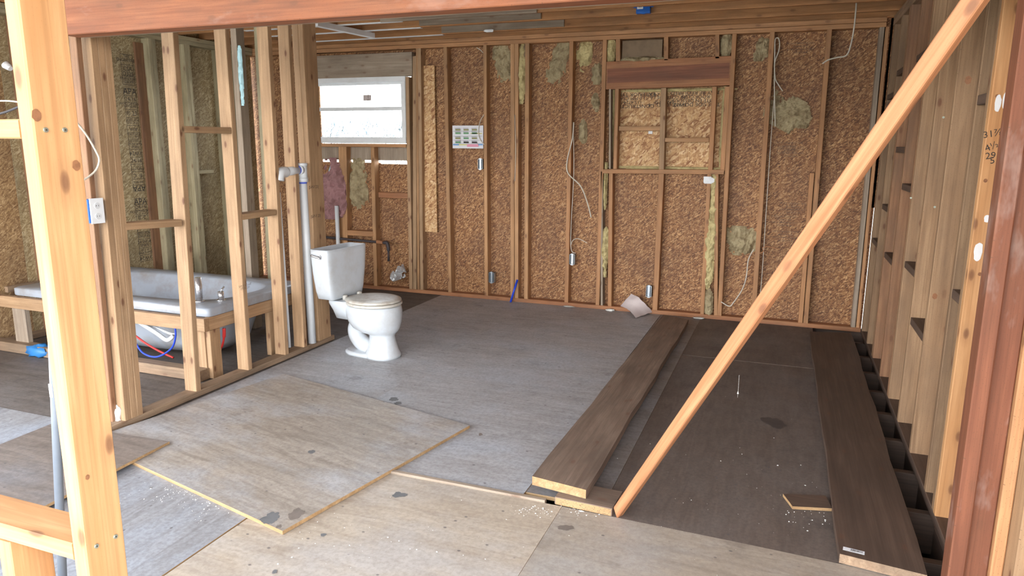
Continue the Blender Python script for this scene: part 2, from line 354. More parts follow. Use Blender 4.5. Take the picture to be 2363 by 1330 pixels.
vstud(936,943.5,200,944,952,665,M_PART,seat=PZ,topz=2.14)
vstud(952,960,118,953,961,668,M_PART,seat=PZ,topz=ZT-.07)
vstud(961,963,118,961.5,969,670,M_STUD,seat=PZ,topz=ZT)
vstud(963.5,971,118,969.5,977,671,M_PART,seat=PZ,topz=ZT)
vstud(1023,1031,112,1034,1042,675,M_STUD,seat=PZ,topz=ZT)
vstud(1115,1122,108,1118,1126,680,M_STUD,seat=PZ,topz=ZT)
vstud(1178,1186.5,104,1177.5,1186,690,M_STUD,seat=PZ,topz=ZT)
vstud(1187.5,1196,104,1187,1196,690,M_STUD,seat=PZ,topz=ZT)
vstud(1212,1221,104,1209,1218,690,M_STUD,seat=PZ,topz=ZT)
vstud(1314,1323,98,1302,1311,698,M_STUDB,seat=PZ,topz=ZT)
vstud(1391,1400,92,1374,1383,704,M_STUDB,seat=PZ,topz=ZT)
vstud(1690,1700,76,1655,1665,728,M_STUDB,seat=PZ,topz=ZT)
vstud(1648,1660,402,1649,1654,728,M_STUDB,seat=PZ,topz=1.27)
vstud(1777,1788,72,1732,1744,735,M_STUDB,seat=PZ,topz=ZT)
vstud(1909,1921,62,1853,1864,752,M_STUDB,seat=PZ,topz=ZT)
vstud(1869,1879,402,1841,1852,750,M_STUDB,seat=PZ,topz=pt(1874,400,1,YB).z)
vstud(2032,2042,56,1963,1974,758,M_GREYB,seat=PZ,topz=ZT,name='corner_stud')
vstud(2044,2054,56,1976,1982,758,M_STUDB,seat=PZ,topz=ZT,name='corner_stud')
# under the boarded opening
vstud(1386,1391,402,1386,1391,702,M_GREYB,seat=PZ,topz=1.27,name='cripple_stud')
vstud(1405,1414,402,1402,1411,702,M_STUDB,seat=PZ,topz=1.27,name='cripple_stud')
vstud(1520,1532,402,1505,1517,714,M_STUDB,seat=PZ,topz=1.27,name='cripple_stud')
vstud(1632,1642,402,1616,1624,724,M_STUDB,seat=PZ,topz=1.27,name='cripple_stud')
# window wall cripples
vstud(781,799,338,784,802,560,M_STUD,seat=PZ,topz=1.50,name='cripple_stud')
vstud(855,863,338,862,870,640,M_STUD,seat=PZ,topz=1.50,name='cripple_stud')
# plates
bx('bottom_plate',(-6.0,YB,0),(XR,YB+.089,PZ),M_HEAD,WB,0)
bx('top_plate',(-6.0,YB,ZT),(.62,YB+.089,ZT+.036),M_STUDB,WB,0)
bx('top_plate',(-6.0,YB-.003,ZT+.038),(.62,YB+.089,ZT+.074),M_STUDB,WB,0)
bx('rim_board',(-6.0,YB+.03,ZT+.076),(XR+.09,YB+.089,2.66),M_JOIST,WB,0)
# window opening
bx('window_header',(-4.72,YB,pt(850,178,1,YB).z+.0),(pt(950,118,1,YB).x,YB+.06,pt(850,124,1,YB).z),M_GREYB,WB,0)
bx('window_sill_plate',(-4.72,YB-.004,1.468),(-3.545,YB+.089,1.502),M_STUDB,WB,0)
bx('block',(pt(802,535,1,YB).x,YB,pt(830,545,1,YB).z),(pt(862,535,1,YB).x,YB+.089,pt(830,533,1,YB).z),M_STUDB,WB,0)
bx('block',(pt(870,455,1,YB).x,YB+.03,pt(900,458,1,YB).z),(pt(940,455,1,YB).x,YB+.085,pt(900,445,1,YB).z),M_HEAD,WB,0)
# boarded opening
hx0,hx1=-1.545,-.500
def hz(px,py): return pt(px,py,1,YB).z
board('header_beam',(hx0,YB+.03,1.985+.115),(hx1,YB+.03,1.997+.115),(0,0,1),.235,.06,M_HEAD,WB)
board('heartwood_band',(hx0+.01,YB-.0005,2.095),(hx1-.01,YB-.0005,2.115),(0,0,1),.12,.0016,M_HEADD,WB,.0002)
board('rough_sill',(hx0,YB+.044,1.272),(hx1,YB+.044,1.285),(0,0,1),.038,.095,M_STUDB,WB)
vstud(1405,1410,210,1405,1409,390,M_GREYB,seat=1.295,topz=1.985,name='jamb_stud')
vstud(1418,1429,210,1416,1422,390,M_STUDB,seat=1.295,topz=1.985,name='jamb_stud')
vstud(1525,1537,206,1520,1532,390,M_PART,seat=1.295,topz=1.985,name='mullion_stud')
vstud(1643,1654,203,1634,1644,390,M_STUDB,seat=1.295,topz=1.985,name='jamb_stud')
vstud(1672,1684,203,1662,1672,390,M_STUDB,seat=1.295,topz=1.985,name='jamb_stud')
bx('block',(pt(1428,296,1,YB).x,YB+.01,hz(1470,302)),(pt(1523,296,1,YB).x,YB+.089,hz(1470,291)),M_STUD,WB,0)
bx('block',(pt(1533,322,1,YB).x,YB+.01,hz(1580,328)),(pt(1636,322,1,YB).x,YB+.089,hz(1580,318)),M_STUD,WB,0)
nb=osbpan(-1.6,-.44,1.25,2.05,M_OSBN,YS+.014); nb['label']='cleaner pale board closing the opening'
for a,b in (((1421,132),(1430,90)),((1532,128),(1543,86)),((1650,128),(1660,82))):
    vstud(a[0],a[0]+10,b[1],a[0],a[0]+10,a[1]+8,M_STUDB,seat=2.212,topz=ZT,name='cripple_stud')
# a strip of cleaner OSB standing proud beside the window studs
q0=pt(972,152,1,YS-.03);q1=pt(999,152,1,YS-.03);q2=pt(993,535,1,YS-.03)
board('nailed_osb_strip',(q0.x+.075,YS-.03,q2.z),(q0.x+.07,YS-.03,q0.z),(1,0,0),.15,.014,M_OSBN,WB,.001)
# ---------------------------------------------------------------- stamps and lettering on the boarded opening
def ink(s,px,py,size,parent=WB,flip=True,mat=M_INK,y=YS+.0125,sx=1.1):
    p=pt(px,py,1,y); X=(-1,0,0) if flip else (1,0,0); Y=(0,0,-1) if flip else (0,0,1)
    return text('stamped_lettering',s,size,frame(p,X,Y),mat,parent,sx=sx)
ink('EXTERIOR TYPE',1467,218,.044);ink('11.0 MM CSA',1463,227,.040);ink('U.S.4724-5',1455,236,.040);ink('CONSTRUCTION',1460,245,.044)
ink('24/23',1508,219,.044);ink('LES COTES DE LA',1543,225,.038);ink('SPAN ÉSP',1532,235,.038);ink('SPACE JOISTS 1/8',1540,242,.040)
ink('MAY BE REQUIRED',1603,214,.044);ink('ROOF CLIPS',1605,223,.040);ink('COTE EN DESSOUS',1603,232,.040);ink('THIS SIDE DOWN',1608,241,.044)
for px,py in ((1847,100),(1830,470),(1825,340),(1810,500),(1812,535),(1822,330)):
    for k in range(4): ink('IIII III IIII II III IIII' if k%2 else 'RATED SHEATHING 24/16',px,py+k*7,.016,WB,False,M_INKF,YS-.001)
ink('IIII IIII II III',1470,478,.014,WB,False,M_INKF,YS-.001)
# ---------------------------------------------------------------- window in the back wall
WIN=structure('window_1',(-4.1,YB+.04,1.5))
wx0,wx1,wz0,wz1=-4.70,-3.548,1.505,2.155
def wb(n,a,b,m=M_WHITE): return bx(n,a,b,m,WIN,0 if b[0]-a[0]>.1 else 2,.003)
wb('frame_rail',(wx0,YB+.01,wz1-.055),(wx1,YB+.08,wz1)); wb('frame_rail',(wx0,YB+.0,wz0),(wx1,YB+.08,wz0+.062))
wb('frame_stile',(wx1-.045,YB+.005,wz0+.062),(wx1,YB+.08,wz1-.055)); wb('frame_stile',(wx0,YB+.005,wz0+.062),(wx0+.045,YB+.08,wz1-.055))
wm=pt(800,252,1,YB+.03).z
wb('meeting_rail',(wx0+.045,YB+.02,wm-.018),(wx1-.045,YB+.06,wm+.018))
wb('sash_rail',(wx0+.045,YB+.03,wz1-.078),(wx1-.045,YB+.06,wz1-.055)); 
wb('sash_stile',(wx1-.062,YB+.03,wm+.018),(wx1-.045,YB+.06,wz1-.078))
for z0,z1,y in ((wz0+.062,wm,YB+.05),(wm,wz1-.078,YB+.04)):
    mesh('pane',[(wx0+.045,y,z0),(wx1-.045,y,z0),(wx1-.045,y,z1),(wx0+.045,y,z1)],[(0,1,2,3)],M_GLASS,WIN)
p=pt(848,224,1,YB+.038); stk=bx('glass_sticker',(p.x-.05,YB+.037,p.z-.035),(p.x+.045,YB+.038,p.z+.02),M_PAPER,WIN,0,.0002)
text('sticker_print','E\nE\nW',.035,frame((p.x+.01,YB+.0365,p.z+.0),(1,0,0),(0,0,1)),M_INKF,WIN)
# brush outside the window
vs=[];fs=[]
for i in range(1100):
    x=random.uniform(-9.5,-4);y=random.uniform(9,10.5);z0=random.uniform(1.45,1.8) if i%2 else random.uniform(.2,1.6);a=random.uniform(-1,1);l=random.uniform(.1,.4);t=.006
    b=len(vs);d=Vector((math.sin(a)*l,random.uniform(-.1,.1),math.cos(a)*l))
    p=Vector((x,y,z0)); vs+=[p+Vector((t,0,0)),p-Vector((t,t,0)),p+Vector((0,t,0)),p+d]; fs+=[(b,b+1,b+3),(b+1,b+2,b+3),(b+2,b,b+3)]
for i in range(40):
    x=-9+i*.13;b=len(vs);p=Vector((x,9.6+.3*math.sin(i*2.1),-.56));d=Vector((.1*math.sin(i),0,2.2)); t=.012
    vs+=[p+Vector((t,0,0)),p-Vector((t,t,0)),p+Vector((0,t,0)),p+d]; fs+=[(b,b+1,b+3),(b+1,b+2,b+3),(b+2,b,b+3)]
o=mesh('dry_brush',vs,fs,M_BUSH); thing(o,'pale dry brush twigs outside, beyond the white window','plants',kind='stuff')
# ---------------------------------------------------------------- right wall
WR=structure('wall_right',(XR,4.5,0))
bx('bottom_plate',(XR,2.62,-.002),(XR+.089,YB-.02,PZ),M_DARKB,WR,1)
bx('top_plate',(XR,2.62,ZT),(XR+.089,YB-.01,ZT+.037),M_PLATE,WR,1)
bx('top_plate',(XR,2.62,ZT+.038),(XR+.089,YB-.01,ZT+.075),M_PLATE,WR,1)
for a,b in ((2.62,3.84),(3.842,5.06),(5.062,YB+.06)):
    c=(a+b)/2; board('sheathing_panel',(XR+.098,c,-.02),(XR+.098,c,2.6),(0,1,0),b-a,.012,M_OSB,WR,.001)
def ystud(y0,th=.038,mat=LT,x=XR,z0=PZ,z1=ZT,d=.089,parent=None,name='stud',lean=0):
    return board(name,(x+d/2,y0+th/2+lean,z0),(x+d/2,y0+th/2,z1),(1,0,0),d,th,mat,parent or WR)
M_RST=lumber('right_wall_wood',(.38,.245,.14),(.26,.155,.085),.85,.45,(.15,.10,.065),vary=.4)
M_RSTD=lumber('right_wall_brown_wood',(.33,.18,.095),(.22,.11,.06),.6,.4,vary=.2)
ys=[(3.085,M_NEAR),(3.125,M_RST),(3.305,M_RST),(3.735,M_RST),(4.16,M_RST),(4.555,M_RST),(4.60,M_RSTD),(5.0,M_RSTD),(5.44,M_RSTD),(5.48,M_RST),(5.84,M_RST),(6.24,M_RST)]
for i,(y,mt) in enumerate(ys): ystud(y,mat=mt)
def rblock(px,py,y0,y1,dz=.0):
    z=pt(px,py,0,XR).z
    bx('fire_block',(XR+.002,y0,z-.019),(XR+.089,y1,z+.019),M_DARKB,WR,1)
bays=[(3.163,3.305),(3.343,3.735),(3.773,4.16),(4.198,4.555),(4.638,5.0),(5.038,5.44),(5.518,5.84),(5.878,6.24)]
for px,py in [(2090,434),(2042,481),(2015,558),(2098,622),(2055,605),(2119,768),(2209,690),(2125,128),(2264,229),(2080,162),(2053,222),(2080,346)]:
    y=pt(px,py,0,XR).y; b=min(bays,key=lambda q:abs((q[0]+q[1])/2-y)); rblock(px,py,*b)
# let-in diagonal strap
bx('sole_pad',(XR,2.62,-.2),(XR+.04,3.07,-.004),M_DARKB,WR,1)
# ---------------------------------------------------------------- opening frame (red posts and beam)
WO=structure('wall_opening',(-1,2.55,0))
bx('header_beam',(-3.19,2.50,1.985),(.60,2.59,2.25),M_BEAM,WO,0,.004)
bx('header_beam',(-3.19,2.592,1.99),(.60,2.63,2.25),M_GREYB,WO,0,.003)
x0=.594
def post(xa,xb,ya,yb,m,n='post',dx=0): return board(n,((xa+xb)/2+.012,(ya+yb)/2,-.2),((xa+xb)/2-.0,(ya+yb)/2,2.7),(1,0,0),xb-xa,yb-ya,m,WO,.004)
post(.585,.632,2.49,2.58,M_RED); post(.633,.70,2.515,2.60,M_RED); post(.701,.735,2.49,2.60,M_STUDB); post(.736,.84,2.40,2.60,M_PART)
post(.845,.90,2.46,2.60,M_RED)
# left end of the opening
def pst(y0,n,mat,name='stud'):
    for k in range(n):
        yy=y0+k*.0385
        board(name,(XP-.0445,yy+.019,PZ),(XP-.0445,yy+.019+(-.0),2.27),(1,0,0),.089,.038,mat,WO)
# ---------------------------------------------------------------- partition
WP=structure('wall_partition',(XP,3.5,0))
def pstud(edge,n=1,mat=M_PART,wall=WP,name='stud',x=XP,ztop=ZT):
    """edge = (top pixel, bottom pixel) of the far right edge of the face on plane x=XP"""
    (tx,ty),(bx_,by)=edge
    T=pt(tx,ty,0,x);B=pt(bx_,by,0,x)
    for k in range(n):
        off=.019+k*.0385
        k1=(B.y-off);k2=T.y-off; zt=ztop; yt=k1+(k2-k1)*(zt-PZ)/(T.z-PZ)
        board(name,(x-.0445,k1,PZ),(x-.0445,yt,zt),(1,0,0),.089,.038,mat,wall)
pstud(((255,85),(331,957)),3)
pstud(((412,80),(465,905)))
pstud(((530,70),(583,855)))
pstud(((626,62),(667,819)))
pstud(((673,60),(708,778)))
T_=pt(728,60,0,XP);B_2=pt(764,773,0,XP)
board('stud',(XP-.019,B_2.y-.076,PZ),(XP-.019,T_.y-.076,ZT),(0,1,0),.152,.038,M_PART,WP)
board('stud',(XP-.039-.0255,B_2.y-.133,PZ),(XP-.039-.0255,T_.y-.133,ZT),(1,0,0),.051,.038,M_PART,WP)
bx('bottom_plate',(XP-.089,2.50,0),(XP,4.53,PZ),M_PLATE,WP,1,.004)
bx('top_plate',(XP-.089,2.62,ZT),(XP,4.53,ZT+.037),M_PLATE,WP,1)
# old painted board at the end of the partition
vstud(156,176.5,85,248,259.5,985,M_RSTD,WP,'end_board',.03,2.59,0.0,2.35)
def pblock(l,r,y0,y1):
    zl=pt(l[0],l[1],0,XP).z; zr=pt(r[0],r[1],0,XP).z
    board('block',(XP-.0445,y0,zl-.019),(XP-.0445,y1,zr-.019),(1,0,0),.089,.038,M_PART,WP)
pblock((300,514),(420,507),2.742,3.118); pblock((432,291),(530,294),3.165,3.56); pblock((562,494),(636,484),3.61,3.93)
text('grade_stamp','S-P-F  KD-HT\nSTUD 231',.02,frame(pt(566,662,0,XP+.001),(0,1,0),(0,0,1)),M_INKF,WP)
for px,py in ((724,432),(729,499)):
    text('grade_stamp','|S-P-F 23|',.03,frame(pt(px,py,0,XP+.001),(0,1,0),(0,0,1)),M_INK,WP)
# ---------------------------------------------------------------- left wall
WL=structure('wall_left',(XL,4.5,0))
XLS=XL-.089
for a,b in ((2.4,3.74),(3.742,4.96),(4.962,YB+.06)):
    board('sheathing_panel',(XLS-.006,(a+b)/2,0),(XLS-.006,(a+b)/2,2.6),(0,1,0),b-a,.012,M_OSBL if a>3.5 else M_OSBT,WL,.001)
bx('bottom_plate',(XLS,2.4,0),(XL,YB-.01,PZ),M_PLATE,WL,1)
bx('top_plate',(XLS,2.4,ZT),(XL,YB-.01,ZT+.037),M_STUDL,WL,1)
bx('top_plate',(XLS,2.4,ZT+.038),(XL,YB-.01,ZT+.075),M_STUDL,WL,1)
def lstud(px,n=1,mat=M_STUDL,row=350,th=.038):
    y=pt(px,row,0,XL).y
    for k in range(n): board('stud',(XL-.0445,y+th/2+k*.0385,PZ),(XL-.0445,y+th/2+k*.0385,ZT),(1,0,0),.089,.038,mat,WL)
    return y
lstud(68,1,M_RSTD); lstud(190,1); lstud(365,2); lstud(443,2); lstud(520,1); lstud(552,1)
ya,yb=pt(333,350,0,XLS+.02).y,pt(362,350,0,XLS+.02).y
board('brown_board',(XLS+.012,(ya+yb)/2,PZ),(XLS+.012,(ya+yb)/2,2.36),(0,1,0),yb-ya,.02,M_RSTD,WL,.002)  # dark brown band laid flat on the left sheathing
for px,row in ((480,396),(482,300)):
    z=pt(px,row,0,XL).z;y=pt(px,row,0,XL).y
    bx('block',(XL-.06,pt(462,row,0,XL).y,z-.02),(XL-.01,pt(495,row,0,XL).y,z+.015),M_STUDL,WL,1)
bx('tub_ledger',(XL-.005,3.5,.40),(XL+.03,4.5,.445),M_PLATE,WL,1)
# stamped column
def stampcol(px,rows):
    for (row,h,s,fl) in rows:
        p=pt(px+(row-115)*.098,row,0,XLS+.0015)
        X=(0,1,0);Y=(0,0,1)
        if fl: X=(0,-1,0);Y=(0,0,-1)
        text('stamped_lettering',s,h,frame(p,X,Y),M_INK,WL,sx=1.0)
        # ruled lines of the stamp
rows=[(135,.035,'THE\nENGINEERED',0),(165,.05,'CSA\nO325',0),(185,.032,'RATED\nSHEATHING',1),(212,.075,'APA',0),(229,.05,'24/16',0),(243,.026,'RATED SHEATHING\nEXPOSURE 1',0),(262,.055,'® 23',0),(281,.028,'SIZED FOR\nSPACING',0),(298,.045,'APA',1),(316,.026,'THICKNESS\n11.0 MM\nO325-07',0),(336,.03,'24 IN/16 IN\nSPAN',0),(354,.05,'1W24',1),(371,.05,'24/16',0),(388,.026,'PS 2-10\nSHEATHING',0),(405,.05,'®  C',1),(420,.03,'000.APA',1),(434,.075,'APA',1),(466,.075,'APA',0),(478,.05,'24/16',0),(491,.028,'RATED SHEATHING\n15/32 INCH',0),(503,.045,'®  C',0),(542,.03,'SIZED FOR\nSPACING',0),(562,.04,'24 IN/16\nSPAN',0),(580,.028,'PS 2-10\nSHEATHING',0),(595,.05,'1W24',1)]
stampcol(290,rows)
vs=[];fs=[]
prev=None
for row in (126,150,176,196,205,221,236,253,272,290,306,326,345,363,379,396,413,427,441,458,472,485,498,511,535,552,572,588,602):
    pc=pt(290+(row-115)*.098,row,0,XLS+.0012); b=len(vs); W=.062;t=.0016
    vs+=[pc+Vector((0,-W,-t)),pc+Vector((0,W,-t)),pc+Vector((0,W,t)),pc+Vector((0,-W,t))]; fs.append((b,b+1,b+2,b+3))
    if prev and not (row in (205,458)):
        for sgn in (-1,1):
            b=len(vs); vs+=[prev+Vector((0,sgn*W-t,0)),prev+Vector((0,sgn*W+t,0)),pc+Vector((0,sgn*W+t,0)),pc+Vector((0,sgn*W-t,0))]; fs.append((b,b+1,b+2,b+3))
    prev=pc
mesh('stamp_rules',vs,fs,M_INK,WL)
# extra framing behind the tub
WBt=WP
bx_y=4.56
t0=pt(530,70,1,bx_y);t1=pt(547,70,1,bx_y);b0=pt(565,632,1,bx_y)
board('stud',(b0.x+.04,bx_y+.045,0),(t0.x+.03,bx_y+.045,ZT),(1,0,0),.055,.089,M_GREYB,WP)
board('stud',(b0.x+.16,bx_y+.15,0),(t0.x+.16,bx_y+.15,ZT),(1,0,0),.09,.038,M_STUDL,WP)
# ---------------------------------------------------------------- ceiling
CE=structure('ceiling',(-1,4.5,ZJ))
jy=[6.12,5.70,5.36,4.97,4.56,4.15,3.75,3.34,2.93]
for i,y in enumerate(jy):
    bx('ceiling_joist',(-6.0,y,ZJ+.004),(XR+.09,y+.038,ZJ+.15),M_JOIST,CE,0,.003)
    xr=pt(1021,80,2,ZJ).x if i<3 else 0.3
    bx('white_edge_strip',(-4.6,y-.002,ZJ-.002),(xr,y+.04,ZJ+.0035),M_WHITE,CE,0,.001)
panel('roof_deck',[(-6.2,2.6),(1.2,2.6),(1.2,6.7),(-6.2,6.7)],ZJ+.175,.02,M_ROOF,CE)
def scab(px0,px1,row0,y,z0,z1,mat=M_GREYB,name='scab_board'):
    a=pt(px0,row0,1,y).x;b=pt(px1,row0,1,y).x
    return bx(name,(a,y-.022,z0),(b,y-.001,z1),mat,CE,0)
scab(1021,1303,62,6.12,ZJ+.012,ZJ+.075); scab(970,1250,45,5.70,ZJ+.012,ZJ+.08); scab(880,1240,35,5.36,ZJ-.002,ZJ+.05)
q=[pt(728,54,2,ZJ-.02),pt(860,82,2,ZJ-.02)]
board('hanging_slat',q[0],q[1],(0,0,1),.045,.05,M_WHITE,CE)
board('hanging_slat',pt(735,48,2,ZJ+.03),pt(858,68,2,ZJ+.03),(0,0,1),.05,.05,M_JOIST,CE)
# front wall framing; the added roof that blocks sky comes last
WF=structure('wall_front',(-1.26,.94,0))
# near post: two faces of a 2x4
px_,py_=-1.2435,.9
npst=board('stud',(px_-.019,py_+.0445,-.05),(px_-.019,py_+.0445,2.6),(1,0,0),.036,.089,M_NEAR,WF,.003)
npst['label']='bright fresh pine stud with four screws'
def screw(px,py):
    p=pt(px,py,0,px_+.001); h=cyl('screw_head',p-Vector((.004,0,0)),p+Vector((.0012,0,0)),.0045,M_SCREW,npst,12)
    cyl('screw_recess',p+Vector((.0008,0,0)),p+Vector((.0016,0,0)),.0018,M_INK,npst,6)
for a in ((106,300),(150,300),(223,1261),(267,1239)): screw(*a)
M_KNOT=plain('knot_wood',(.27,.12,.055),.6,nz=.8,ns=60); M_KNOTR=plain('knot_ring_wood',(.50,.26,.11),.6,nz=.6,ns=40)
def knot(c,X,Z,a,b,par,n_):
    X=Vector(X);Z=Vector(Z)
    for nm,k,m_,e_ in (('knot',.8,M_KNOT,.0004),):
        vs=[Vector(n_)*e_]+[X*(math.cos(t*.3927)*a*k*(1+.12*math.sin(t*2.3)))+Z*(math.sin(t*.3927)*b*k)+Vector(n_)*e_ for t in range(16)]
        mesh(nm,vs,[(0,t+1,(t+1)%16+1) for t in range(16)],m_,par,Matrix.Translation(c))
for px,py,a in ((84,266,.011),(176,382,.010),(202,1102,.0055)): knot(pt(px,py,0,px_),(0,1,0),(0,0,1),a,a*1.25,npst,(1,0,0))
zA=pt(45,275,1,py_).z;zB=pt(45,320,1,py_).z
bx('block',(-1.66,py_,zB),(px_-.038,py_+.089,zA),M_NEAR,WF,0)
zc=pt(100,1237,1,py_).z;zd=pt(100,1274,1,py_).z
bx('block',(-1.66,py_,zd),(px_-.038,py_+.089,zc),M_NEAR,WF,0)
xx=pt(28,1300,1,py_).x
bx('cripple_stud',(xx-.038,py_,-.05),(xx,py_+.089,zd-.002),M_NEAR,WF,2)
bx('bottom_plate',(-3.4,py_,-.09),(px_,py_+.089,-.05),M_PLATE,WF,0)
# ---------------------------------------------------------------- brace
foot=Vector(pt(1427,1180,2,.02)); top=pt(2250,0,1,1.75); d=(top-foot); top2=foot+d*1.28
br=board('diagonal_brace',foot,top2,(up*1.0-rt*.35),.040,.036,M_BRACE,None,.003,cut0=.8)
thing(br,'long orange fir diagonal brace running from the floor up to the right','brace')
# ---------------------------------------------------------------- planks and loose sheets
def flat(name,quad,z,th,mat,edge,label,cat,group=None,rot=None):
    o=panel(name,quad,z+th,th,mat,None,rot,edge); thing(o,label,cat,group); return o
A=pt(1228,1108,2,.06);B=pt(1352,1140,2,.06);C=pt(1590,733,2,.06);D=pt(1530,722,2,.06)
def slab(name,quad,z0s,th,mat,edge):
    """tilted plank: z0 per corner"""
    c=sum([Vector((p[0],p[1],z)) for p,z in zip(quad,z0s)],Vector())/4
    q=[Vector((p[0],p[1],z)) for p,z in zip(quad,z0s)]
    X=(q[3]-q[0]).normalized(); Y=(q[1]-q[0]); Y=(Y-X*Y.dot(X)).normalized(); Z=X.cross(Y)
    if Z.z<0: Z=-Z;Y=-Y
    M=Matrix((X,Y,Z)).transposed().to_4x4(); M.translation=c; Mi=M.inverted()
    l=[Mi@p for p in q]; n=Vector((0,0,th))
    # subdivide along the length for slight irregular edges
    N=14; vs=[];rnd=random.Random(3)
    for i in range(N+1):
        t=i/N; a=l[0].lerp(l[3],t); b=l[1].lerp(l[2],t); e=.003*math.sin(t*17)+.002*math.sin(t*41)
        a=a+Vector((0,1,0))*e; b=b+Vector((0,1,0))*-e*1.3
        vs+=[a,b,b+n,a+n]
    fs=[]
    for i in range(N):
        for k in range(4): fs.append((4*i+k,4*i+(k+1)%4,4*i+4+(k+1)%4,4*i+4+k))
    fs+=[(3,2,1,0),(4*N,4*N+1,4*N+2,4*N+3)]
    o=mesh(name,vs,fs,mat,None,M)
    o.data.materials.append(edge); o.data.polygons[-2].material_index=1
    bm=bmesh.new(); bm.from_mesh(o.data); bmesh.ops.recalc_face_normals(bm,faces=bm.faces); bm.to_mesh(o.data); bm.free()
    return o
o=slab('plank',[A,B,C,D],[.037,.037,.003,.003],.040,M_PLANK,M_EDGE); thing(o,'long dusty brown plank lying toward the back wall, end raised on a wood block','plank')
A=pt(1873,812,2,.04);A2=pt(1890,760,2,.04)
q=[pt(1938,1278,2,.04),pt(2140,1328,2,.04),pt(1965,768,2,.04),pt(1868,765,2,.04)]
o=slab('plank',q,[.003,.003,.003,.003],.036,M_DARKB,M_PLATE); thing(o,'wide dark grimy plank with a white barcode sticker beside the right wall','plank'); WIDE=o
q0=pt(1970,1272,2,.0402)
dX=(q[1]-q[0]).normalized()
stk=bx('barcode_sticker',(-.036,-.011,0),(.036,.013,.0006),M_WHITE,None,0,.0001); stk.matrix_world=frame(q0,dX,Vector((0,0,1)).cross(dX))@stk.matrix_world
bpy.context.view_layer.update()
def reparent(o,p): o.parent=p; o.matrix_parent_inverse=p.matrix_world.inverted()
reparent(stk,WIDE); stk['label']='white barcode sticker'
vs=[];fs=[]
x=-.01
rb=random.Random(5)
while x<.03:
    w_=rb.choice((.0008,.0014,.002)); b=len(vs); vs+=[(x,-.003,.0009),(x+w_,-.003,.0009),(x+w_,.009,.0009),(x,.009,.0009)]; fs.append((b,b+1,b+2,b+3)); x+=w_+rb.choice((.0008,.0014))
o=mesh('barcode_bars',vs,fs,M_INK,WIDE,frame(q0,dX,Vector((0,0,1)).cross(dX)))
text('sticker_print','0 33562 11',.006,frame(q0+Vector((.0,-.007,.0009)),dX,Vector((0,0,1)).cross(dX)),M_INK,WIDE)
# block under the plank: end grain with borer holes
P0=pt(1280,1150,2,.03);P1=pt(1412,1178,2,.03); dx=(P1-P0).normalized(); dn=Vector((-dx.y,dx.x,0))
o=board('wood_block',P0+dn*.085-Vector((0,0,.012)),P1+dn*.085-Vector((0,0,.012)),dn,.17,.034,M_PLANK,None,.004); thing(o,'short wood block with a pitted end under the raised plank end','block')
rb=random.Random(9)
vs=[];fs=[]
M=frame(P0-Vector((0,0,.012)),dx,(0,0,1)); L=(P1-P0).length
for i in range(110):
    cx=rb.uniform(.006,L-.006);cy=rb.uniform(-.013,.013);r=rb.uniform(.0008,.0015);b=len(vs)
    vs+=[(cx+r*math.cos(k*1.047),cy+r*math.sin(k*1.047),.0008) for k in range(6)]; fs.append(tuple(range(b,b+6)))
face=mesh('sawn_face',[(0.004,-.015,.0004),(L-.004,-.015,.0004),(L-.004,.0155,.0004),(.004,.0155,.0004)],[(0,1,2,3)],M_EDGE,o,M); face['label']='pale sawn face with borer holes'
mesh('borer_holes',vs,fs,M_INK,o,M)['kind']='stuff'
# loose plywood sheets
def zq(*ps,z=0): return [pt(a,b,2,z) for a,b in ps]
q=zq((652,1226),(1084,982),(655,863),z=.018)+[None]
q[3]=q[0]+(q[2]-q[1]); SH=[q[0],q[1],q[2],q[3]]
ang=math.atan2((SH[2]-SH[1]).y,(SH[2]-SH[1]).x)
o=flat('plywood_sheet',SH,.002,.016,M_SHEET,M_EDGE,'large loose greyish plywood sheet lying in the middle of the floor','plywood',rot=ang)
LARGE=o
q=zq((391,1019),(272,1080),(118,1160),z=.033); A_=q[0];B_=q[2]+(q[2]-q[0])*.9; dv=(pt(265,999,2,.033)-A_); 
M_SHEET2=ply('loose_plywood_brown',(.24,.195,.165),(.16,.13,.11),(.25,.25,.27),.45,.5,.5,0,(.08,.065,.055))
o=flat('plywood_sheet',[B_,A_,A_+dv*2.2,B_+dv*2.2],.0195,.013,M_SHEET2,M_EDGE,'smaller plywood sheet overlapping the left corner of the large sheet','plywood',rot=0)
q=zq((1807,1139),(1829,1168),(1921,1173),(1905,1143),z=.018)
o=flat('plywood_offcut',q,.003,.013,M_DARKB,M_EDGE,'small plywood offcut half under the wide dark plank','plywood',rot=0)
o=bx('wood_offcut',(.33,2.66,-.01),(.47,2.69,.012),M_PLATE,None,0); thing(o,'thin wood offcut at the near end of the wide dark plank','offcut')
M_STAIN=plain('dark_stain',(.16,.16,.16),.6,nz=.6); M_STAINB=plain('brown_stain',(.20,.165,.14),.6,nz=.6)
def stain(px,py,rx,ry,z,mat,par,seed,nm='stain'):
    c=pt(px,py,2,z); e=pt(px+10,py,2,z); sc=(e-c).length/10; vs=[(0,0,.0005)]; K=40
    X=(e-c).normalized(); Y=Vector((-X.y,X.x,0)); fy=(pt(px,py-10,2,z)-c).length/10
    for k in range(K):
        t=2*math.pi*k/K; r=1+.45*noise.noise(Vector((math.cos(t)*1.3,math.sin(t)*1.3,seed)))+.25*noise.noise(Vector((math.cos(t)*4,math.sin(t)*4,seed)))
        vs.append(X*(math.cos(t)*rx*sc*r)+Y*(math.sin(t)*ry*fy*r)+Vector((0,0,.0005)))
    return mesh(nm,vs,[(0,k+1,(k+1)%K+1) for k in range(K)],mat,par,Matrix.Translation(c))
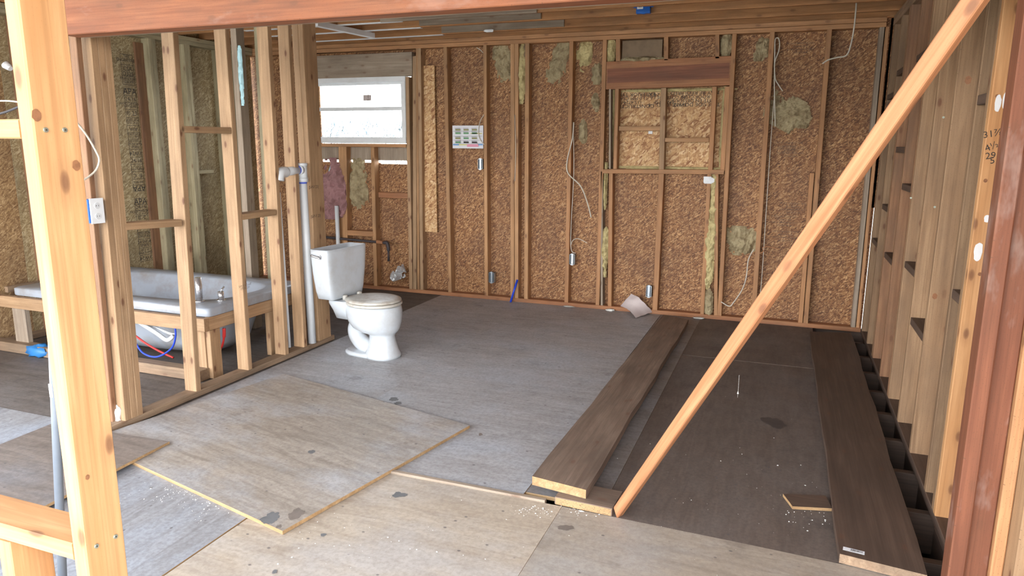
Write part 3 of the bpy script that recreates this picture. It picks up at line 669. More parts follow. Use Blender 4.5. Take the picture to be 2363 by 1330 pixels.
stain(625,1196,20,13,.018,M_STAIN,LARGE,1);stain(683,1188,17,12,.018,M_STAINB,LARGE,2);stain(719,1043,9,4,.018,M_STAIN,LARGE,3);stain(643,1216,6,4,.018,M_STAINB,LARGE,4)
stain(908,922,12,4,.001,M_STAIN,FL,5);stain(919,931,10,3,.001,M_STAIN,FL,6);stain(1786,975,22,13,.001,plain('dark_floor_stain',(.075,.06,.055),.6,nz=.5),FL,7);stain(1109,1003,5,3,.001,M_STAINB,FL,8);stain(1305,1218,18,6,.001,M_STAINB,FL,12);stain(920,1143,16,6,.001,M_STAIN,FL,9)
stain(634,1320,6,4,.001,M_STAIN,FL,10);stain(746,1235,6,4,.001,M_STAIN,FL,11);stain(1278,1077,20,7,.051,M_STAIN,FL,13) if 0 else None
# ---------------------------------------------------------------- toilet
TO=empty('toilet',(-2.70,4.30,0)); thing(TO,'white two-piece toilet with stained closed lid and open tank standing loose on the floor','toilet')
R=Matrix.Translation((-2.70,4.30,0))@Matrix.Rotation(math.radians(-9),4,'Z')
# bowl + pedestal, local: +x front
n=40
rings=[sup(.085,0,.135,.118,0,n,2.3,.125),sup(.085,0,.135,.118,.02,n,2.3,.125),sup(.085,0,.120,.104,.05,n,2.2,.112),
 sup(.085,0,.103,.088,.11,n,2.1,.098),sup(.082,0,.098,.083,.16,n,2,.092),sup(.070,0,.118,.098,.178,n,2,.115),sup(.05,0,.155,.130,.192,n,2,.148),sup(.03,0,.182,.157,.217,n,2,.178),sup(.018,0,.20,.174,.255,n,2,.198),sup(.012,0,.208,.183,.295,n,2,.210),
 sup(.008,0,.208,.184,.335,n,2,.214),sup(.005,0,.205,.182,.368,n,2,.210),sup(.005,0,.19,.170,.378,n,2,.197)]
bowl=loft('bowl',rings,M_CER,TO,mw=R)
# trapway hump behind
tube('trapway',[R@Vector(p) for p in ((-.0,0,.25),(-.09,0,.235),(-.155,0,.20),(-.165,0,.14),(-.12,0,.08),(-.03,0,.045),(.05,0,.04))],.060,M_CER,TO,20)
loft('rear_deck',[sup(-.20,0,.09,.10,.26,n,4),sup(-.20,0,.10,.125,.32,n,4),sup(-.205,0,.115,.15,.375,n,4),sup(-.205,0,.115,.15,.40,n,4)],M_CER,TO,mw=R)
loft('foot',[sup(-.06,0,.175,.115,0,n,2.6),sup(-.06,0,.175,.115,.02,n,2.6),sup(-.06,0,.16,.10,.028,n,2.6)],M_CER,TO,mw=R)
st=loft('seat',[sup(.01,0,.200,.180,.380,n,2,.205),sup(.01,0,.207,.187,.386,n,2,.212),sup(.01,0,.207,.187,.396,n,2,.212),sup(.01,0,.20,.18,.401,n,2,.205)],M_SEAT,TO,mw=R)
loft('lid',[sup(.005,0,.200,.182,.403,n,2,.205),sup(.005,0,.205,.187,.409,n,2,.210),sup(.005,0,.203,.185,.418,n,2,.208),sup(.005,0,.17,.155,.425,n,2,.18),sup(.005,0,.08,.07,.427,n,2,.09)],M_SEAT,TO,mw=R)
for sgn in (-1,1): loft('hinge',[sup(-.19,sgn*.075,.014,.02,.395,12,3),sup(-.19,sgn*.075,.014,.02,.428,12,3),sup(-.19,sgn*.075,.008,.012,.434,12,3)],M_SEAT,TO,mw=R)
# tank
RT=Matrix.Translation((-2.985,4.325,0))@Matrix.Rotation(math.radians(-5),4,'Z')
def trect(hx,hy,z,ox=0): return sup(ox,0,hx,hy,z,48,9)
zs=[(.405,.060,.150),(.412,.072,.175),(.47,.077,.192),(.60,.082,.212),(.74,.086,.222),(.772,.086,.222)]
rg=[trect(a,b,z) for z,a,b in zs]+[trect(.078,.214,.772),trect(.076,.212,.70),trect(.068,.19,.47),trect(.06,.17,.43)]
loft('tank',rg,M_CER,TO,mw=RT)
hp=RT@Vector((.012,-.219,.722)); hd=(RT.to_3x3()@Vector((0,-1,0)))
cyl('handle_base',hp,hp+hd*.012,.018,M_CHROME,TO,16)
tube('flush_handle',[hp+hd*.016,hp+hd*.02+Vector((.03,0,-.002)),hp+hd*.016+Vector((-.045,-.0,.006)) ][::1] if 0 else [hp+hd*.016+RT.to_3x3()@Vector((.012,0,-.004)),hp+hd*.018,hp+hd*.015+RT.to_3x3()@Vector((-.062,0,.010))],.009,M_CHROME,TO,8)
tube('ballcock_tube',[RT@Vector((.0,.13,.44)),RT@Vector((0,.13,.70))],.012,M_PVC,TO,10,smooth_pts=False)
tube('overflow_tube',[RT@Vector((.0,-.02,.44)),RT@Vector((0,-.02,.69))],.011,M_TEAL,TO,10,smooth_pts=False)
# ---------------------------------------------------------------- bathtub on its frame
TB=empty('bathtub',(-4.28,3.95,.46)); thing(TB,'dirty white drop-in bathtub on a wooden frame behind the open partition','bathtub')
bx0,bx1,by0,by1,tz=-5.19,-3.372,3.44,4.44,.462
cx,cy=(bx0+bx1)/2,(by0+by1)/2; hx,hy=(bx1-bx0)/2,(by1-by0)/2; n=72
T=Matrix.Identity(4)
def rr(a,b,z,e,ox=0,oy=0): return sup(cx+ox,cy+oy,a,b,z,n,e)
shell=loft('tub_shell',[rr(hx-.002,hy-.002,tz-.055,40),rr(hx,hy,tz-.045,40),rr(hx,hy,tz-.008,40),rr(hx-.01,hy-.01,tz,30),
  rr(.80,.375,tz+.002,3.6),rr(.775,.35,tz-.012,3.4),rr(.735,.31,tz-.14,3.2),rr(.66,.265,tz-.32,3),rr(.58,.22,tz-.385,2.8),rr(.3,.12,tz-.395,2.4)],M_TUB,TB,cap0=False)
under=loft('basin_underside',[rr(.80,.37,tz-.03,3.4),rr(.76,.33,tz-.15,3.2),rr(.69,.29,tz-.34,3),rr(.60,.24,tz-.41,2.8)],M_TUB,TB,cap0=False)
sp=pt(461,697,2,tz); sp2=sp.copy(); sp2.z=sp.z+.165
cyl('spout',sp+Vector((0,0,.006)),sp2,.021,M_CHROME,TB,24); cyl('spout_flange',sp,sp+Vector((0,0,.01)),.032,M_CHROME,TB,24)
hp=pt(511,694,2,tz); cyl('handle_flange',hp,hp+Vector((0,0,.008)),.03,M_CHROME,TB,24); cyl('faucet_handle',hp+Vector((0,0,.008)),hp+Vector((0,0,.062)),.019,M_CHROME,TB,24)
tube('handle_lever',[hp+Vector((0,0,.062)),hp+Vector((.01,.0,.075)),hp+Vector((.012,.02,.092))],.006,M_CHROME,TB,8)
hp=pt(440,704,2,tz)
TF=empty('tub_frame',(-4.28,3.45,0)); thing(TF,'rough wooden frame of rails and legs holding up the bathtub','frame')
zt=tz-.057
bx('rail',(bx0-.12,by0-.045,zt-.085),(bx1+.0,by0-.007,zt),M_PART,TF,0)
bx('rail',(bx1-.036,by0-.005,zt-.085),(bx1+.002,by1+.02,zt),M_PART,TF,1)
bx('rail',(bx0,by1+.0,zt-.085),(bx1-.04,by1+.038,zt),M_PART,TF,0)
def leg(px,py,w=.089,th=.038,ax=0):
    p=pt(px,py,2,0); 
    if ax==0: bx('leg',(p.x-w/2,p.y-th/2,.039),(p.x+w/2,p.y+th/2,zt-.086),M_PART,TF,2)
    else: bx('leg',(p.x-th/2,p.y-w/2,.0),(p.x+th/2,p.y+w/2,zt-.086),M_PART,TF,2)
bx('leg',(bx1-.13,by0-.01,.0),(bx1-.04,by0+.029,zt-.086),M_PART,TF,2)
bx('leg',(bx1-.036,by0-.005,.0),(bx1+.002,by0+.084,zt-.086),M_PART,TF,2)
bx('leg',(bx1-.036,by1-.08,.0),(bx1+.002,by1+.009,zt-.086),M_PART,TF,2)
bx('leg',(bx0+.02,by0-.03,.039),(bx0+.15,by0+.008,zt-.086),M_GREYB,TF,2)
bx('leg',(bx1-.036,4.0,.0),(bx1+.002,4.089,zt-.086),M_PART,TF,2)
ra=pt(463,882,2,0);rb_=pt(504,862,2,0)
bx('floor_rail',(-5.95,ra.y,0),(ra.x,ra.y+.085,.07),M_PLATE,TF,0,.004)
# plumbing under the tub
o=tube('supply_pipe',[pt(318,742,1,3.46),pt(360,768,1,3.46),pt(385,785,1,3.46),pt(400,776,1,3.46)],.014,M_PVC,None,12); thing(o,'thicker white water pipe under the near side of the tub','pipe')
o=tube('supply_pipe',[pt(312,735,1,3.50),pt(350,752,1,3.50),pt(392,770,1,3.50),pt(404,772,1,3.50)],.009,M_PVC,None,10); thing(o,'thinner white water pipe above the thicker one under the tub','pipe')
o=tube('blue_hose',[pt(312,790,1,3.42),pt(330,815,1,3.42),pt(362,824,1,3.42),pt(395,805,1,3.42),pt(405,778,1,3.42),pt(404,755,1,3.42)],.006,M_BLUEH,None,10); thing(o,'blue water tube looping under the bathtub','tube')
o=tube('red_hose',[pt(312,775,1,3.54),pt(340,795,1,3.54),pt(370,812,1,3.54),pt(400,826,1,3.54)],.007,M_REDH,None,10); thing(o,'red water tube sloping down behind the blue one under the bathtub','tube')
o=tube('red_hose',[pt(517,758,1,3.58),pt(517,775,1,3.58),pt(515,790,1,3.58),pt(510,808,1,3.58)],.010,M_REDH,None,10,radii=[.011]*8+[.007]*8+[.003]*10); thing(o,'short red tube end hanging by the corner leg of the tub frame','tube')
cyl('steel_stub',pt(518,750,1,3.58)+Vector((0,0,.02)),pt(518,758,1,3.58),.006,M_STEEL,o,10)
# vent / drain stack of white pvc
SP=empty('drain_pipe',pt(720,784,0,XP-.03)); thing(SP,'tall white plastic drain pipe with a tee, standing beside the toilet tank','pipe')
xp=XP-.02
b_=pt(720,782,0,xp);t_=pt(697,392,0,xp)
cyl('pipe',(xp,b_.y,PZ),(xp,t_.y,t_.z-.03),.030,M_PVC,SP,24)
cyl('tee',(xp,t_.y,t_.z-.075),(xp,t_.y,t_.z+.042),.036,M_PVC,SP,24)
cyl('collar',(xp,t_.y,t_.z-.085),(xp,t_.y,t_.z-.055),.040,M_PVC,SP,24); cyl('collar',(xp,t_.y,t_.z+.03),(xp,t_.y,t_.z+.047),.040,M_PVC,SP,24)
cyl('primer_ring',(xp,t_.y,t_.z-.097),(xp,t_.y,t_.z-.0855),.031,M_PVCB,SP,24)
el=pt(645,398,0,xp)
cyl('side_arm',(xp,t_.y-.03,t_.z+.0),(xp,el.y+.04,el.z),.030,M_PVC,SP,24); cyl('primer_ring',(xp,t_.y-.045,t_.z),(xp,t_.y-.055,t_.z),.0312,M_PVCB,SP,24)
cyl('collar',(xp,t_.y-.02,t_.z),(xp,t_.y-.045,t_.z),.037,M_PVC,SP,24)
tube('elbow',[(xp,el.y+.065,el.z),(xp,el.y+.03,el.z),(xp,el.y+.0,el.z-.012),(xp,el.y-.012,el.z-.055)],.037,M_PVC,SP,20)
a=pt(642,455,0,xp+.0);b=pt(666,806,0,xp)
o=cyl('white_strip',(xp-.0,a.y+.012,a.z+.03),(xp+.0,b.y+.012,b.z+.01),.010,M_PVC,None,12); thing(o,'thin white plastic strip standing against a partition stud left of the drain pipe','pipe')
# conduit at the far left
a=pt(145,1345,1,1.35);b=pt(112,560,1,1.42); k=(a.z-.0)/(b.z-a.z); a0=a-(b-a)*k; a0.z=0.003
o=cyl('grey_conduit',a0,b,.0125,M_GREYP,None,20); thing(o,'grey plastic conduit standing behind the bright near stud','pipe')
st2=bx('tag',(-.006,-.001,-.02),(.006,.001,.02),M_WHITE,None,2,.0003); p=pt(129,898,1,1.37); st2.matrix_world=Matrix.Translation(p+Vector((0,-.016,0)))@st2.matrix_world; bpy.context.view_layer.update(); reparent(st2,o)
# ---------------------------------------------------------------- electrical
def ebox(px,py,w,h,mat,label,y=YB+.005,plate=M_STEEL,parentmat=None,white=False):
    p=pt(px,py,1,y); r=empty('electrical_box',p); thing(r,label,'electrical box')
    a=w/2;b=h/2
    for nm,lo,hi in (('box_side',(-a,0,-b),(-a+.003,.045,b)),('box_side',(a-.003,0,-b),(a,.045,b)),('box_end',(-a,0,-b),(a,.045,-b+.003)),('box_end',(-a,0,b-.003),(a,.045,b)),('box_back',(-a,.042,-b),(a,.045,b)),
        ('mounting_ear',(-.012,-.002,b-.002),(.012,.0,b+.008)),('mounting_ear',(-.012,-.002,-b-.008),(.012,.0,-b+.002))):
        bx(nm,p+Vector(lo),p+Vector(hi),plate,r,2,.0005)
    bx('device_yoke',p+Vector((-.010,.004,-b+.004)),p+Vector((.010,.03,b-.004)),mat,r,2,.001)
    return r
ebox(1108,379,.048,.095,M_STEEL,'grey metal electrical box high on the back wall, under the poster')
ebox(1134,641,.055,.10,M_STEEL,'grey metal electrical box low on the back wall, right behind the toilet')
ebox(1320,599,.050,.095,M_WHITE,'metal switch box with white device below the hanging cables on the back wall')
ebox(1497,673,.050,.10,M_STEEL,'grey metal electrical box just above the crumpled paper')
# outlet on the partition end
p=pt(223,487,0,XP+.02); EB=empty('outlet_box',p); thing(EB,'white duplex outlet on a blue box fixed to the partition end','outlet')
bx('blue_box',p+Vector((-.05,-.042,-.058)),p+Vector((-.004,.035,.058)),M_BLUE,EB,2,.002)
bx('cover_plate',p+Vector((-.003,-.035,-.062)),p+Vector((.004,.04,.062)),M_WHITE,EB,2,.002)
for dz in (-.026,.026):
    f=cyl('socket',p+Vector((.003,.002,dz)),p+Vector((.0065,.002,dz)),.016,M_PVC,EB,16)
    for dy in (-.006,.006): bx('socket_slot',p+Vector((.0062,.002+dy-.001,dz-.004)),p+Vector((.007,.002+dy+.001,dz+.004)),M_INK,EB,2,.0001)
# foam chunk at its foot
# ceiling box
p=pt(1486,16,1,5.665); CB=empty('ceiling_box',p); thing(CB,'blue plastic ceiling box with a barcode label nailed to a joist','electrical box')
cyl('box_body',p+Vector((0,.02,.0)),p+Vector((0,-.03,.0)),.052,M_BLUE,CB,28)
for sx_ in (-1,1): bx('box_ear',p+Vector((sx_*.06-.014,-.02,-.008)),p+Vector((sx_*.06+.014,-.012,.008)),M_BLUE,CB,0,.001)
bx('box_skirt',p+Vector((-.052,-.032,-.05)),p+Vector((.052,.015,.03)),M_BLUE,CB,0,.004)
bx('box_label',p+Vector((-.045,-.0335,-.02)),p+Vector((.0,-.0325,.028)),M_WHITE,CB,0,.0002)
vs=[];fs=[];x=-.035
while x<-.010:
    w_=rb.choice((.001,.002)); b=len(vs); vs+=[(x,0,-.008),(x+w_,0,-.008),(x+w_,0,.016),(x,0,.016)]; fs.append((b,b+1,b+2,b+3)); x+=w_+.0015
mesh('label_bars',vs,fs,M_INK,CB,Matrix.Translation(p+Vector((0,-.034,0))))
# ---------------------------------------------------------------- cables
def cable(pts,y,r,label,mat=M_CABLE,plane=1,name='cable'):
    o=tube(name,[pt(a,b,plane,y) for a,b in pts],r,mat,None,8); thing(o,label,'cable'); return o
YC=YB-.008
cable([(1789,292),(1787,200),(1788,120),(1789,92),(1796,88),(1799,100),(1797,118),(1788,145),(1789,180),(1796,195),(1806,210)],YC,.0045,'white cable looped over a nail high on the right half of the back wall')
cable([(1786,230),(1775,380),(1758,640),(1748,735)],YC,.0028,'thin cable running down the stud right of the boarded opening')
cable([(1978,-30),(1975,25),(1970,70),(1963,105),(1953,128),(1930,133),(1910,139),(1898,147)],6.0,.0055,'white cable dangling from the ceiling in front of the back wall',M_CABLE)
cable([(1739,576),(1727,600),(1722,640),(1712,670),(1693,698),(1683,707),(1664,697)],YC,.005,'bowed cable hanging low between studs right of the boarded opening')
cable([(1753,585),(1762,580),(1760,572),(1775,570),(1798,576)],YC,.004,'short orange-ended cable poking out beside a right-hand stud',M_BRACE)
cable([(1117,265),(1108,280),(1104,305),(1108,322),(1118,334)],YC-.01,.004,'white cable curling over the edge of the poster')
cable([(1100,110),(1108,115),(1115,122)],YC,.004,'short white cable end near the top plate above the poster')
cable([(1324,282),(1321,320),(1309,370),(1311,400),(1340,430),(1356,470),(1364,502)],YC-.01,.006,'thick white cable hanging down and curving right in the middle of the back wall')
cable([(1323,290),(1324,400),(1318,520),(1318,575),(1328,585)],YC,.0035,'thin white cable running straight down to the switch box')
cable([(1318,565),(1322,555),(1334,551),(1355,561)],YC,.0035,'little white cable curl above the switch box')
cable([(1188,265),(1190,350),(1188,418)],YC,.003,'straight white cable stapled to the double stud')
cable([(178,284),(200,312),(222,350),(229,370),(222,392),(205,408),(193,415)],XP+.015,.005,'grey cable bowing out of the partition end above the outlet',M_CABLE,0)
cable([(-10,233),(20,233),(45,236)],1.9,.003,'thin grey wire crossing behind the near stud at far left',M_CABLE,1)
cable([(-10,265),(15,258),(45,246)],2.1,.005,'black cable behind the near stud at far left',M_IRON,1)
# light fitting far left
p=pt(14,150,1,2.6); o=cyl('light_bulb',p,p+Vector((.03,0,-.02)),.022,M_FILM,None,16,.012); thing(o,'small glass bulb hanging at the far left edge','bulb')
# ---------------------------------------------------------------- poster
p0=pt(1044,290,1,YB-.012);p1=pt(1115,343,1,YB-.012)
PO=empty('poster',((p0.x+p1.x)/2,YB-.012,(p0.z+p1.z)/2)); thing(PO,'white printed instruction sheet with rows of small pictures pinned between two studs','poster')
W=p1.x-p0.x;H=p0.z-p1.z
N=10;vs=[];fs=[]
for i in range(N+1):
    for j in (0,1): vs.append((p0.x+W*i/N,YB-.012+.004*math.sin(i*.9),p1.z+H*j))
for i in range(N): fs.append((2*i,2*i+2,2*i+3,2*i+1))
mesh('paper',vs,fs,plain('poster_paper',(.72,.72,.76),.6),PO)
pc=dict(g=plain('print_green',(.12,.30,.14),.6),y=plain('print_yellow',(.62,.58,.16),.6),b=plain('print_blue',(.15,.32,.60),.6),p=plain('print_pink',(.70,.30,.40),.6),o=plain('print_olive',(.25,.24,.10),.6),k=M_INK)
def pr(u0,v0,u1,v1,c): 
    yv=YB-.0175
    mesh('printed_block',[(p0.x+W*u0,yv,p0.z-H*v1),(p0.x+W*u1,yv,p0.z-H*v1),(p0.x+W*u1,yv,p0.z-H*v0),(p0.x+W*u0,yv,p0.z-H*v0)],[(0,1,2,3)],pc[c],PO)
for r_,(v,cs) in enumerate(((.15,'ooo'),(.30,'ggg'),(.52,'ogo'),(.70,'gkk'))):
    for c_ in range(3):
        u=.10+c_*.27; pr(u,v,u+.17,v+.07,cs[c_]); pr(u-.01,v-.035,u+.16,v-.02,'k')
for v in (.33,.345): pr(.60,v,.97,v+.02,'y')
pr(.02,.81,.22,.87,'b');pr(.22,.82,.48,.86,'y');pr(.48,.81,.85,.93,'p');pr(.85,.80,.99,.86,'b')
for v in (.245,.46,.64,.78): pr(.02,v,.98,v+.008,'k')
# ---------------------------------------------------------------- insulation
def tuft(px,py,wpx,hpx,mat,label,y=YS-.001,dep=.03,seed=0,rot=0,cat='insulation',name='insulation_tuft',wob=.45,plane=1):
    """ragged mound of fibre standing on the surface behind it"""
    c=pt(px,py,plane,y); e=pt(px+10,py,plane,y); sc=(e-c).length/10
    a=wpx/2*sc*1.25;b=hpx/2*sc*1.2
    NU=max(8,min(44,int(a*2/.006)));NV=max(8,min(60,int(b*2/.007)))
    cr,sr=math.cos(rot),math.sin(rot)
    vs=[];hs=[]
    for j in range(NV+1):
        for i in range(NU+1):
            u=2*i/NU-1;v=2*j/NV-1
            x=u*a;z=v*b
            P=Vector((x*9+seed*7.3,z*9,seed*1.9)); q=Vector((x*34,z*26,seed*3.7)); q2=Vector((x*90,z*70,seed*5.1))
            r=math.sqrt(u*u+v*v)
            h=1.0-r**1.6+wob*1.6*noise.noise(P)+wob*.9*noise.noise(q)
            th=dep*max(-.25,min(1.1,h*1.3))+(.006*noise.noise(q2)+.010*noise.noise(q))*min(1,dep/.02)
            hs.append(h); vs.append(Vector((x*cr-z*sr,-th,x*sr+z*cr)))
    fs=[];k=NU+1
    for j in range(NV):
        for i in range(NU):
            f=(j*k+i,j*k+i+1,(j+1)*k+i+1,(j+1)*k+i)
            if max(hs[t] for t in f)>0.02: fs.append(f)
    used=sorted({t for f in fs for t in f}); ix={t:n for n,t in enumerate(used)}
    front=[vs[t] for t in used]; nf=len(front)
    back=[Vector((p.x,min(.004,0)+.003,p.z)) for p in front]
    F=[tuple(ix[t] for t in f) for f in fs]
    ed={}
    for f in F:
        for q_ in range(4):
            e_=(f[q_],f[(q_+1)%4]); ed[e_]=1
    side=[(a_,b_,b_+nf,a_+nf)[::-1] for (a_,b_) in ed if (b_,a_) not in ed]
    o=mesh(name,front+back,F+[tuple(t+nf for t in reversed(f)) for f in F]+side,mat,None,Matrix.Translation(c),False); thing(o,label,cat); return o
tuft(1163,144,42,70,M_MOSS,'grey-yellow insulation tuft left of the double stud, up by the top plate',seed=1)
tuft(1205,163,13,118,M_YEL,'long pale yellow insulation strip beside the double stud',seed=2,wob=.25,y=YB+.03)
tuft(1214,130,12,50,M_FACE,'brown insulation facing scrap right of the pale strip by the double stud',seed=3,wob=.25,y=YB+.05)
tuft(1290,145,36,90,M_MOSS,'greyish insulation tuft left of the mid-wall stud at the top',seed=4,rot=-.35)
tuft(1349,127,30,62,M_YEL,'yellow-green insulation tuft left of the boarded opening at the top',seed=5)
tuft(1378,170,20,40,M_MOSS,'small grey insulation wad against the stud left of the boarded opening header',seed=16)
tuft(1345,303,17,46,M_MOSS,'small insulation wad beside the stud where cables hang',seed=6,wob=.3)
tuft(1375,235,16,38,M_MOSS,'small insulation wad left of the boarded opening at lettering height',seed=7)
tuft(1410,117,17,50,M_YEL,'pale yellow insulation wad above the header, leftmost gap',seed=8,wob=.15,y=YB+.04)
o=bx('insulation_batt',pt(1436,140,1,YS-.03)-Vector((0,.02,0)),pt(1530,90,1,YS-.03)+Vector((0,.02,0)),M_FACE,None,0,.01); thing(o,'brown paper-faced insulation batt above the header of the boarded opening','insulation')
o=tuft(1482,137,90,10,M_MOSS,'thin grey insulation roll lying on top of the header',seed=21,y=YB+.02,wob=.3)
tuft(1676,105,22,46,M_MOSS,'dark insulation wad above the header, rightmost gap',seed=9,wob=.2,y=YB+.04)
tuft(1758,112,30,50,M_MOSS,'greyish insulation tuft left of the looped cable',seed=10)
tuft(1820,262,90,70,M_MOSS,'big dark green-grey insulation patch below the looped cable',seed=11,rot=-.5,y=YS-.012,dep=.02)
tuft(1712,556,62,60,M_MOSS,'bulging pale grey insulation patch above the bowed cable',seed=12,dep=.035)
tuft(1648,425,15,62,M_YEL,'yellow insulation strip just under the rough sill at right',seed=13,wob=.2,y=YB+.03)
tuft(1639,560,22,190,M_YEL,'long ragged yellow insulation strip under the boarded opening at right',seed=14,wob=.35,y=YB+.02)
tuft(1634,700,18,60,M_MOSS,'dirty insulation wad at the floor under the ragged yellow strip',seed=18,wob=.3,y=YB+.02)
tuft(1397,430,7,90,M_YEL,'narrow yellow insulation strip under the left end of the sill',seed=15,wob=.25,y=YB+.03)
tuft(1396,580,14,100,M_YEL,'clumped yellow insulation between the two left studs under the sill',seed=17,wob=.35,y=YB+.02)
tuft(1413,300,6,180,M_YEL,'thin yellow foam bead down the left edge of the boarded opening',seed=19,wob=.2,y=YS-.005,dep=.012)
tuft(1667,290,7,170,M_YEL,'thin yellow foam bead down the right edge of the boarded opening',seed=20,wob=.2,y=YS-.005,dep=.012)
tuft(1545,388,240,6,M_YEL,'thin yellow foam bead along the bottom of the boarded opening',seed=22,wob=.3,y=YS-.005,dep=.012)
tuft(1560,208,230,6,M_YEL,'thin yellow foam bead along the top of the boarded opening',seed=23,wob=.3,y=YS-.005,dep=.012)
tuft(822,425,45,85,M_MOSS,'dirty yellow insulation patch between the window cripple studs',seed=24)
tuft(768,436,48,100,M_PINK,'wad of pink insulation stuffed under the window beside a thin pipe',seed=25,y=YB-.01,dep=.06,wob=.4)
o=tuft(768,405,14,30,M_TEAL,'scrap of blue-grey film on top of the pink insulation',seed=26,y=YB+.03); o['category']='film'
# iron gas pipe and thin vent near window
IP=empty('iron_pipe',pt(860,553,1,YB-.04)); thing(IP,'black iron pipe running along the wall behind the tank and turning down','pipe')
a=pt(757,546,1,YB-.04);b=pt(893,561,1,YB-.04);c=pt(897,603,1,YB-.04)
a.x-=.4
cyl('pipe_run',a,b,.013,M_IRON,IP,14); tube('pipe_elbow',[b-Vector((.03,0,0)),b,c+Vector((0,0,.14)),c+Vector((0,0,.11))],.018,M_IRON,IP,14); cyl('pipe_drop',c+Vector((0,0,.13)),c,.012,M_IRON,IP,14)
cyl('pipe_union',pt(870,558,1,YB-.04),pt(884,560,1,YB-.04),.02,M_HEAD,IP,14)
a=pt(777,475,1,YB-.05);o=cyl('thin_vent_pipe',(a.x,a.y,a.z),(a.x,a.y,.0),.022,M_PVC,None,16); thing(o,'white plastic pipe rising to the pink insulation behind the toilet tank','pipe')
# film scrap by the gas pipe
o=tuft(915,632,36,22,M_FILM,'crumpled clear plastic film hanging on the wall right of the toilet tank',seed=31,y=YB-.02,dep=.05,wob=.9,rot=.4,name='plastic_film'); o['category']='film'
o=tuft(556,175,8,90,M_TEAL,'strip of pale blue film hanging behind the partition studs',seed=32,y=4.5,dep=.01,wob=.4,name='blue_film'); o['category']='film'
# paper on the floor
def paper():
    c=[pt(1457,679,1,YB-.10),pt(1505,722,2,.012),pt(1467,735,2,.004),pt(1431,708,2,.03)]
    N=12;vs=[];fs=[]
    top_=c[0];
    for i in range(N+1):
        for j in range(N+1):
            u=i/N;v=j/N
            p=(c[3]*(1-u)+c[2]*u)*(1-v)+(c[0]*(1-u)+c[1]*u)*v
            cr_=.02*math.sin(u*math.pi)+.010*noise.noise(Vector((u*5,v*5,1)))
            vs.append(p+Vector((0,cr_*.6,max(cr_,-.0)+.004))-c[2])
    k=N+1
    for i in range(N):
        for j in range(N): fs.append((i*k+j,(i+1)*k+j,(i+1)*k+j+1,i*k+j+1))
    nv=len(vs); vs+=[v+Vector((0,.0008,-.0008)) for v in vs]; fs+=[tuple(nv+i for i in reversed(f)) for f in fs]
    o=mesh('crumpled_paper',vs,fs,M_PAPER,None,Matrix.Translation(c[2]),True); thing(o,'crumpled pale sheet of paper on the floor against the back wall','paper')
paper()
o=cyl('blue_rod',pt(1178,698,2,.006),pt(1194,646,1,YB-.01),.010,M_BLUEH,None,14); thing(o,'short blue plastic rod leaning against the double stud','rod')
def crumb(px,py,w,label,z=.008,s=0,mat=M_FOAM,h=.012,name='foam_scrap'):
    c=pt(px,py,2,z); vs=[];fs=[];U=12;V=7
    for j in range(V+1):
        ph=-math.pi/2+math.pi*j/V
        for i in range(U):
            th=2*math.pi*i/U; d=Vector((math.cos(ph)*math.cos(th),math.cos(ph)*math.sin(th),math.sin(ph))); r=1+.6*noise.noise(d*2.2+Vector((s,s*2,0)))
            vs.append(Vector((d.x*w*r,d.y*w*.5*r,max(d.z*h*r,-z))))
    for j in range(V):
        for i in range(U): fs.append((j*U+i,j*U+(i+1)%U,(j+1)*U+(i+1)%U,(j+1)*U+i))
    o=mesh(name,vs,fs,mat,None,Matrix.Translation(c),True); thing(o,label,'scrap'); return o
crumb(950,669,.035,'white foam scrap at the foot of the window studs',s=1)
crumb(1214,696,.03,'white foam scrap on the floor by the blue rod',s=2)
crumb(1312,707,.05,'dusty white foam smear by the wall below the switch box',s=3,h=.004)
crumb(1408,716,.04,'white foam scrap on the floor left of the crumpled paper',s=4)
crumb(1612,734,.05,'pale foam smear at the wall foot below the ragged yellow strip',s=5,h=.006)
crumb(1342,1180,.012,'white paint flake beside the wood block under the plank',s=6,h=.001,z=.001,name='paint_flake')
crumb(268,968,.04,'crushed white plaster lump at the foot of the partition end',s=7,h=.085,z=.04,mat=M_WHITE,name='plaster_lump')
o=crumb(90,812,.11,'crumpled blue plastic bag on the bathroom floor at left',s=8,h=.05,z=.03,mat=M_BLUEP,name='blue_bag')
o['category']='bag'
o=tuft(1636,416,20,14,M_WHITE,'torn white label stapled under the rough sill',seed=41,y=YB-.01,dep=.004,wob=.5,name='torn_label'); o['category']='label'
o=tuft(1127,71,18,5,M_WHITE,'white paper scrap stuck to the lower grey ceiling board',seed=42,y=6.05,dep=.004,wob=.3,name='paper_scrap'); o['category']='scrap'
bx('label',pt(1501,305,1,YS)-Vector((.018,.004,.016)),pt(1501,305,1,YS)+Vector((.018,-.002,.012)),M_WHITE,WB,0,.0003)
# hanging bit of cobweb
p=pt(1703,907,1,2.9); CW=empty('hanging_dust',p); thing(CW,'tiny pale speck dangling on a thread in front of the dark floor','debris')
cyl('thread',p+Vector((0,0,.075)),p-Vector((0,0,.02)),.0005,M_FOAM,CW,4)
cyl('speck',p+Vector((.0,0,.006)),p-Vector((.0,0,.004)),.0012,M_FOAM,CW,6,.004)
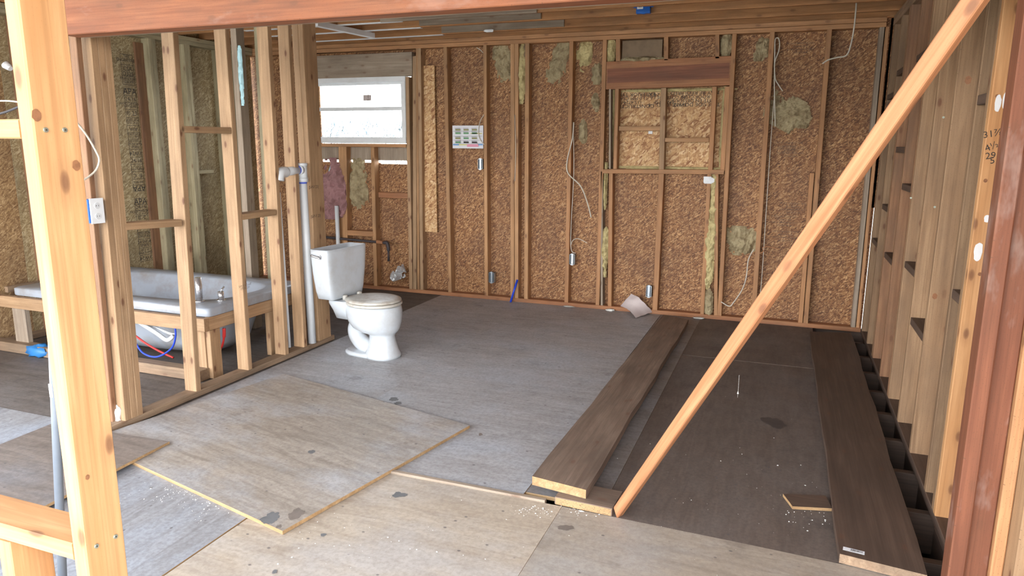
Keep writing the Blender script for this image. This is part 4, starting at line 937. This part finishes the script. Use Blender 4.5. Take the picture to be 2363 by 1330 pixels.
# scattered plaster chips
rb=random.Random(21)
def chips(name,label,boxes,n,smin,smax,z=.0015):
    vs=[];fs=[]
    for i in range(n):
        bxx=rb.choice(boxes); px=rb.gauss(bxx[0],bxx[2]);py=rb.gauss(bxx[1],bxx[3]); c=pt(px,py,2,bxx[4] if len(bxx)>4 else z); r=rb.uniform(smin,smax)*rb.random()**1.5+smin; b=len(vs); a=rb.random()*6
        k=[c+Vector((math.cos(a+t)*r*rb.uniform(.5,1),math.sin(a+t)*r*rb.uniform(.5,1),0)) for t in (0,1.6,3.1,4.7)]
        vs+=k+[c+Vector((0,0,r*.5))]; fs+=[(b,b+1,b+4),(b+1,b+2,b+4),(b+2,b+3,b+4),(b+3,b,b+4)]
    o=mesh(name,vs,fs,M_FOAM); thing(o,label,'debris',kind='stuff')
chips('plaster_chips','white plaster chips scattered over the floorboards',[(380,1135,50,18),(430,1130,35,20),(480,1170,40,20),(1230,1180,25,6),(1330,1180,30,8),(860,1230,150,40),(1700,1100,150,80),(1850,1180,40,30)],520,.001,.006)
# handwriting and markings on the bright right wall stud
Y0=3.0845
def mark(s,px,py,size,mat=M_INK,rot=0):
    p=pt(px,py,1,Y0); text('pencil_note',s,size,frame(p,(math.cos(rot),0,math.sin(rot)),(-math.sin(rot),0,math.cos(rot))),mat,WR)
mark('31⅞',2291,309,.034,M_INK,.2);mark('4½',2289,338,.034,M_INK,.5);mark('29',2286,360,.034,M_INK,.15);mark('5',2290,371,.034,M_INK,.2)
def smear(px,py,w,h,seed):
    c=pt(px,py,1,Y0-.0006); vs=[];
    for k in range(16):
        t=2*math.pi*k/16; r=1+.3*noise.noise(Vector((math.cos(t)*2,math.sin(t)*2,seed)))
        vs.append(Vector((math.cos(t)*w*r,0,math.sin(t)*h*r)))
    vs2=[v+Vector((0,.0005,0)) for v in vs]
    mesh('paint_smear',vs+vs2,[tuple(range(16)),tuple(range(31,15,-1))]+[(i,i+16,(i+1)%16+16,(i+1)%16) for i in range(16)],M_WHITE,WR,Matrix.Translation(c))
smear(2257,582,.014,.035,1);smear(2278,505,.010,.014,2);smear(2303,238,.010,.03,3);smear(2318,232,.006,.03,4)
for px,py,a,yy in ((2301,222,.008,Y0),(2261,633,.008,Y0),(2274,417,.008,Y0)): knot(pt(px,py,1,yy),(1,0,0),(0,0,1),a,a*1.1,WR,(0,-1,0))
for px,py,a,yy in ((2234,185,.020,3.305),(2157,684,.018,3.735)): knot(pt(px,py,1,yy-.001),(1,0,0),(0,0,1),a*.7,a,WR,(0,-1,0))
# screw heads in the right wall
for px,py,yy in ((2177,271,3.735),(2102,457,4.16),(2157,478,3.735),(2068,231,4.6)):
    c=pt(px,py,1,yy-.001); cyl('screw_head',c,c-Vector((0,.002,0)),.005,M_SCREW,WR,10)
# added roof, out of view, extended forward to keep sky off the near floor
RF=structure('sky_block_front',(-1,1.7,2.7))
panel('added_sky_block',[(-6.2,-.6),(1.6,-.6),(1.6,2.6),(-6.2,2.6)],2.72,.02,M_ROOF,RF)
WRF=structure('wall_right_front',(.95,1.6,0))
panel('x',[(0,0),(.01,0),(.01,.01),(0,.01)],0,.001,M_ROOF,WRF)
bpy.data.objects.remove(bpy.data.objects['x'])
board('sheathing_panel',(.95,1.7,-.05),(.95,1.7,2.68),(0,1,0),1.75,.012,M_OSB,WRF)
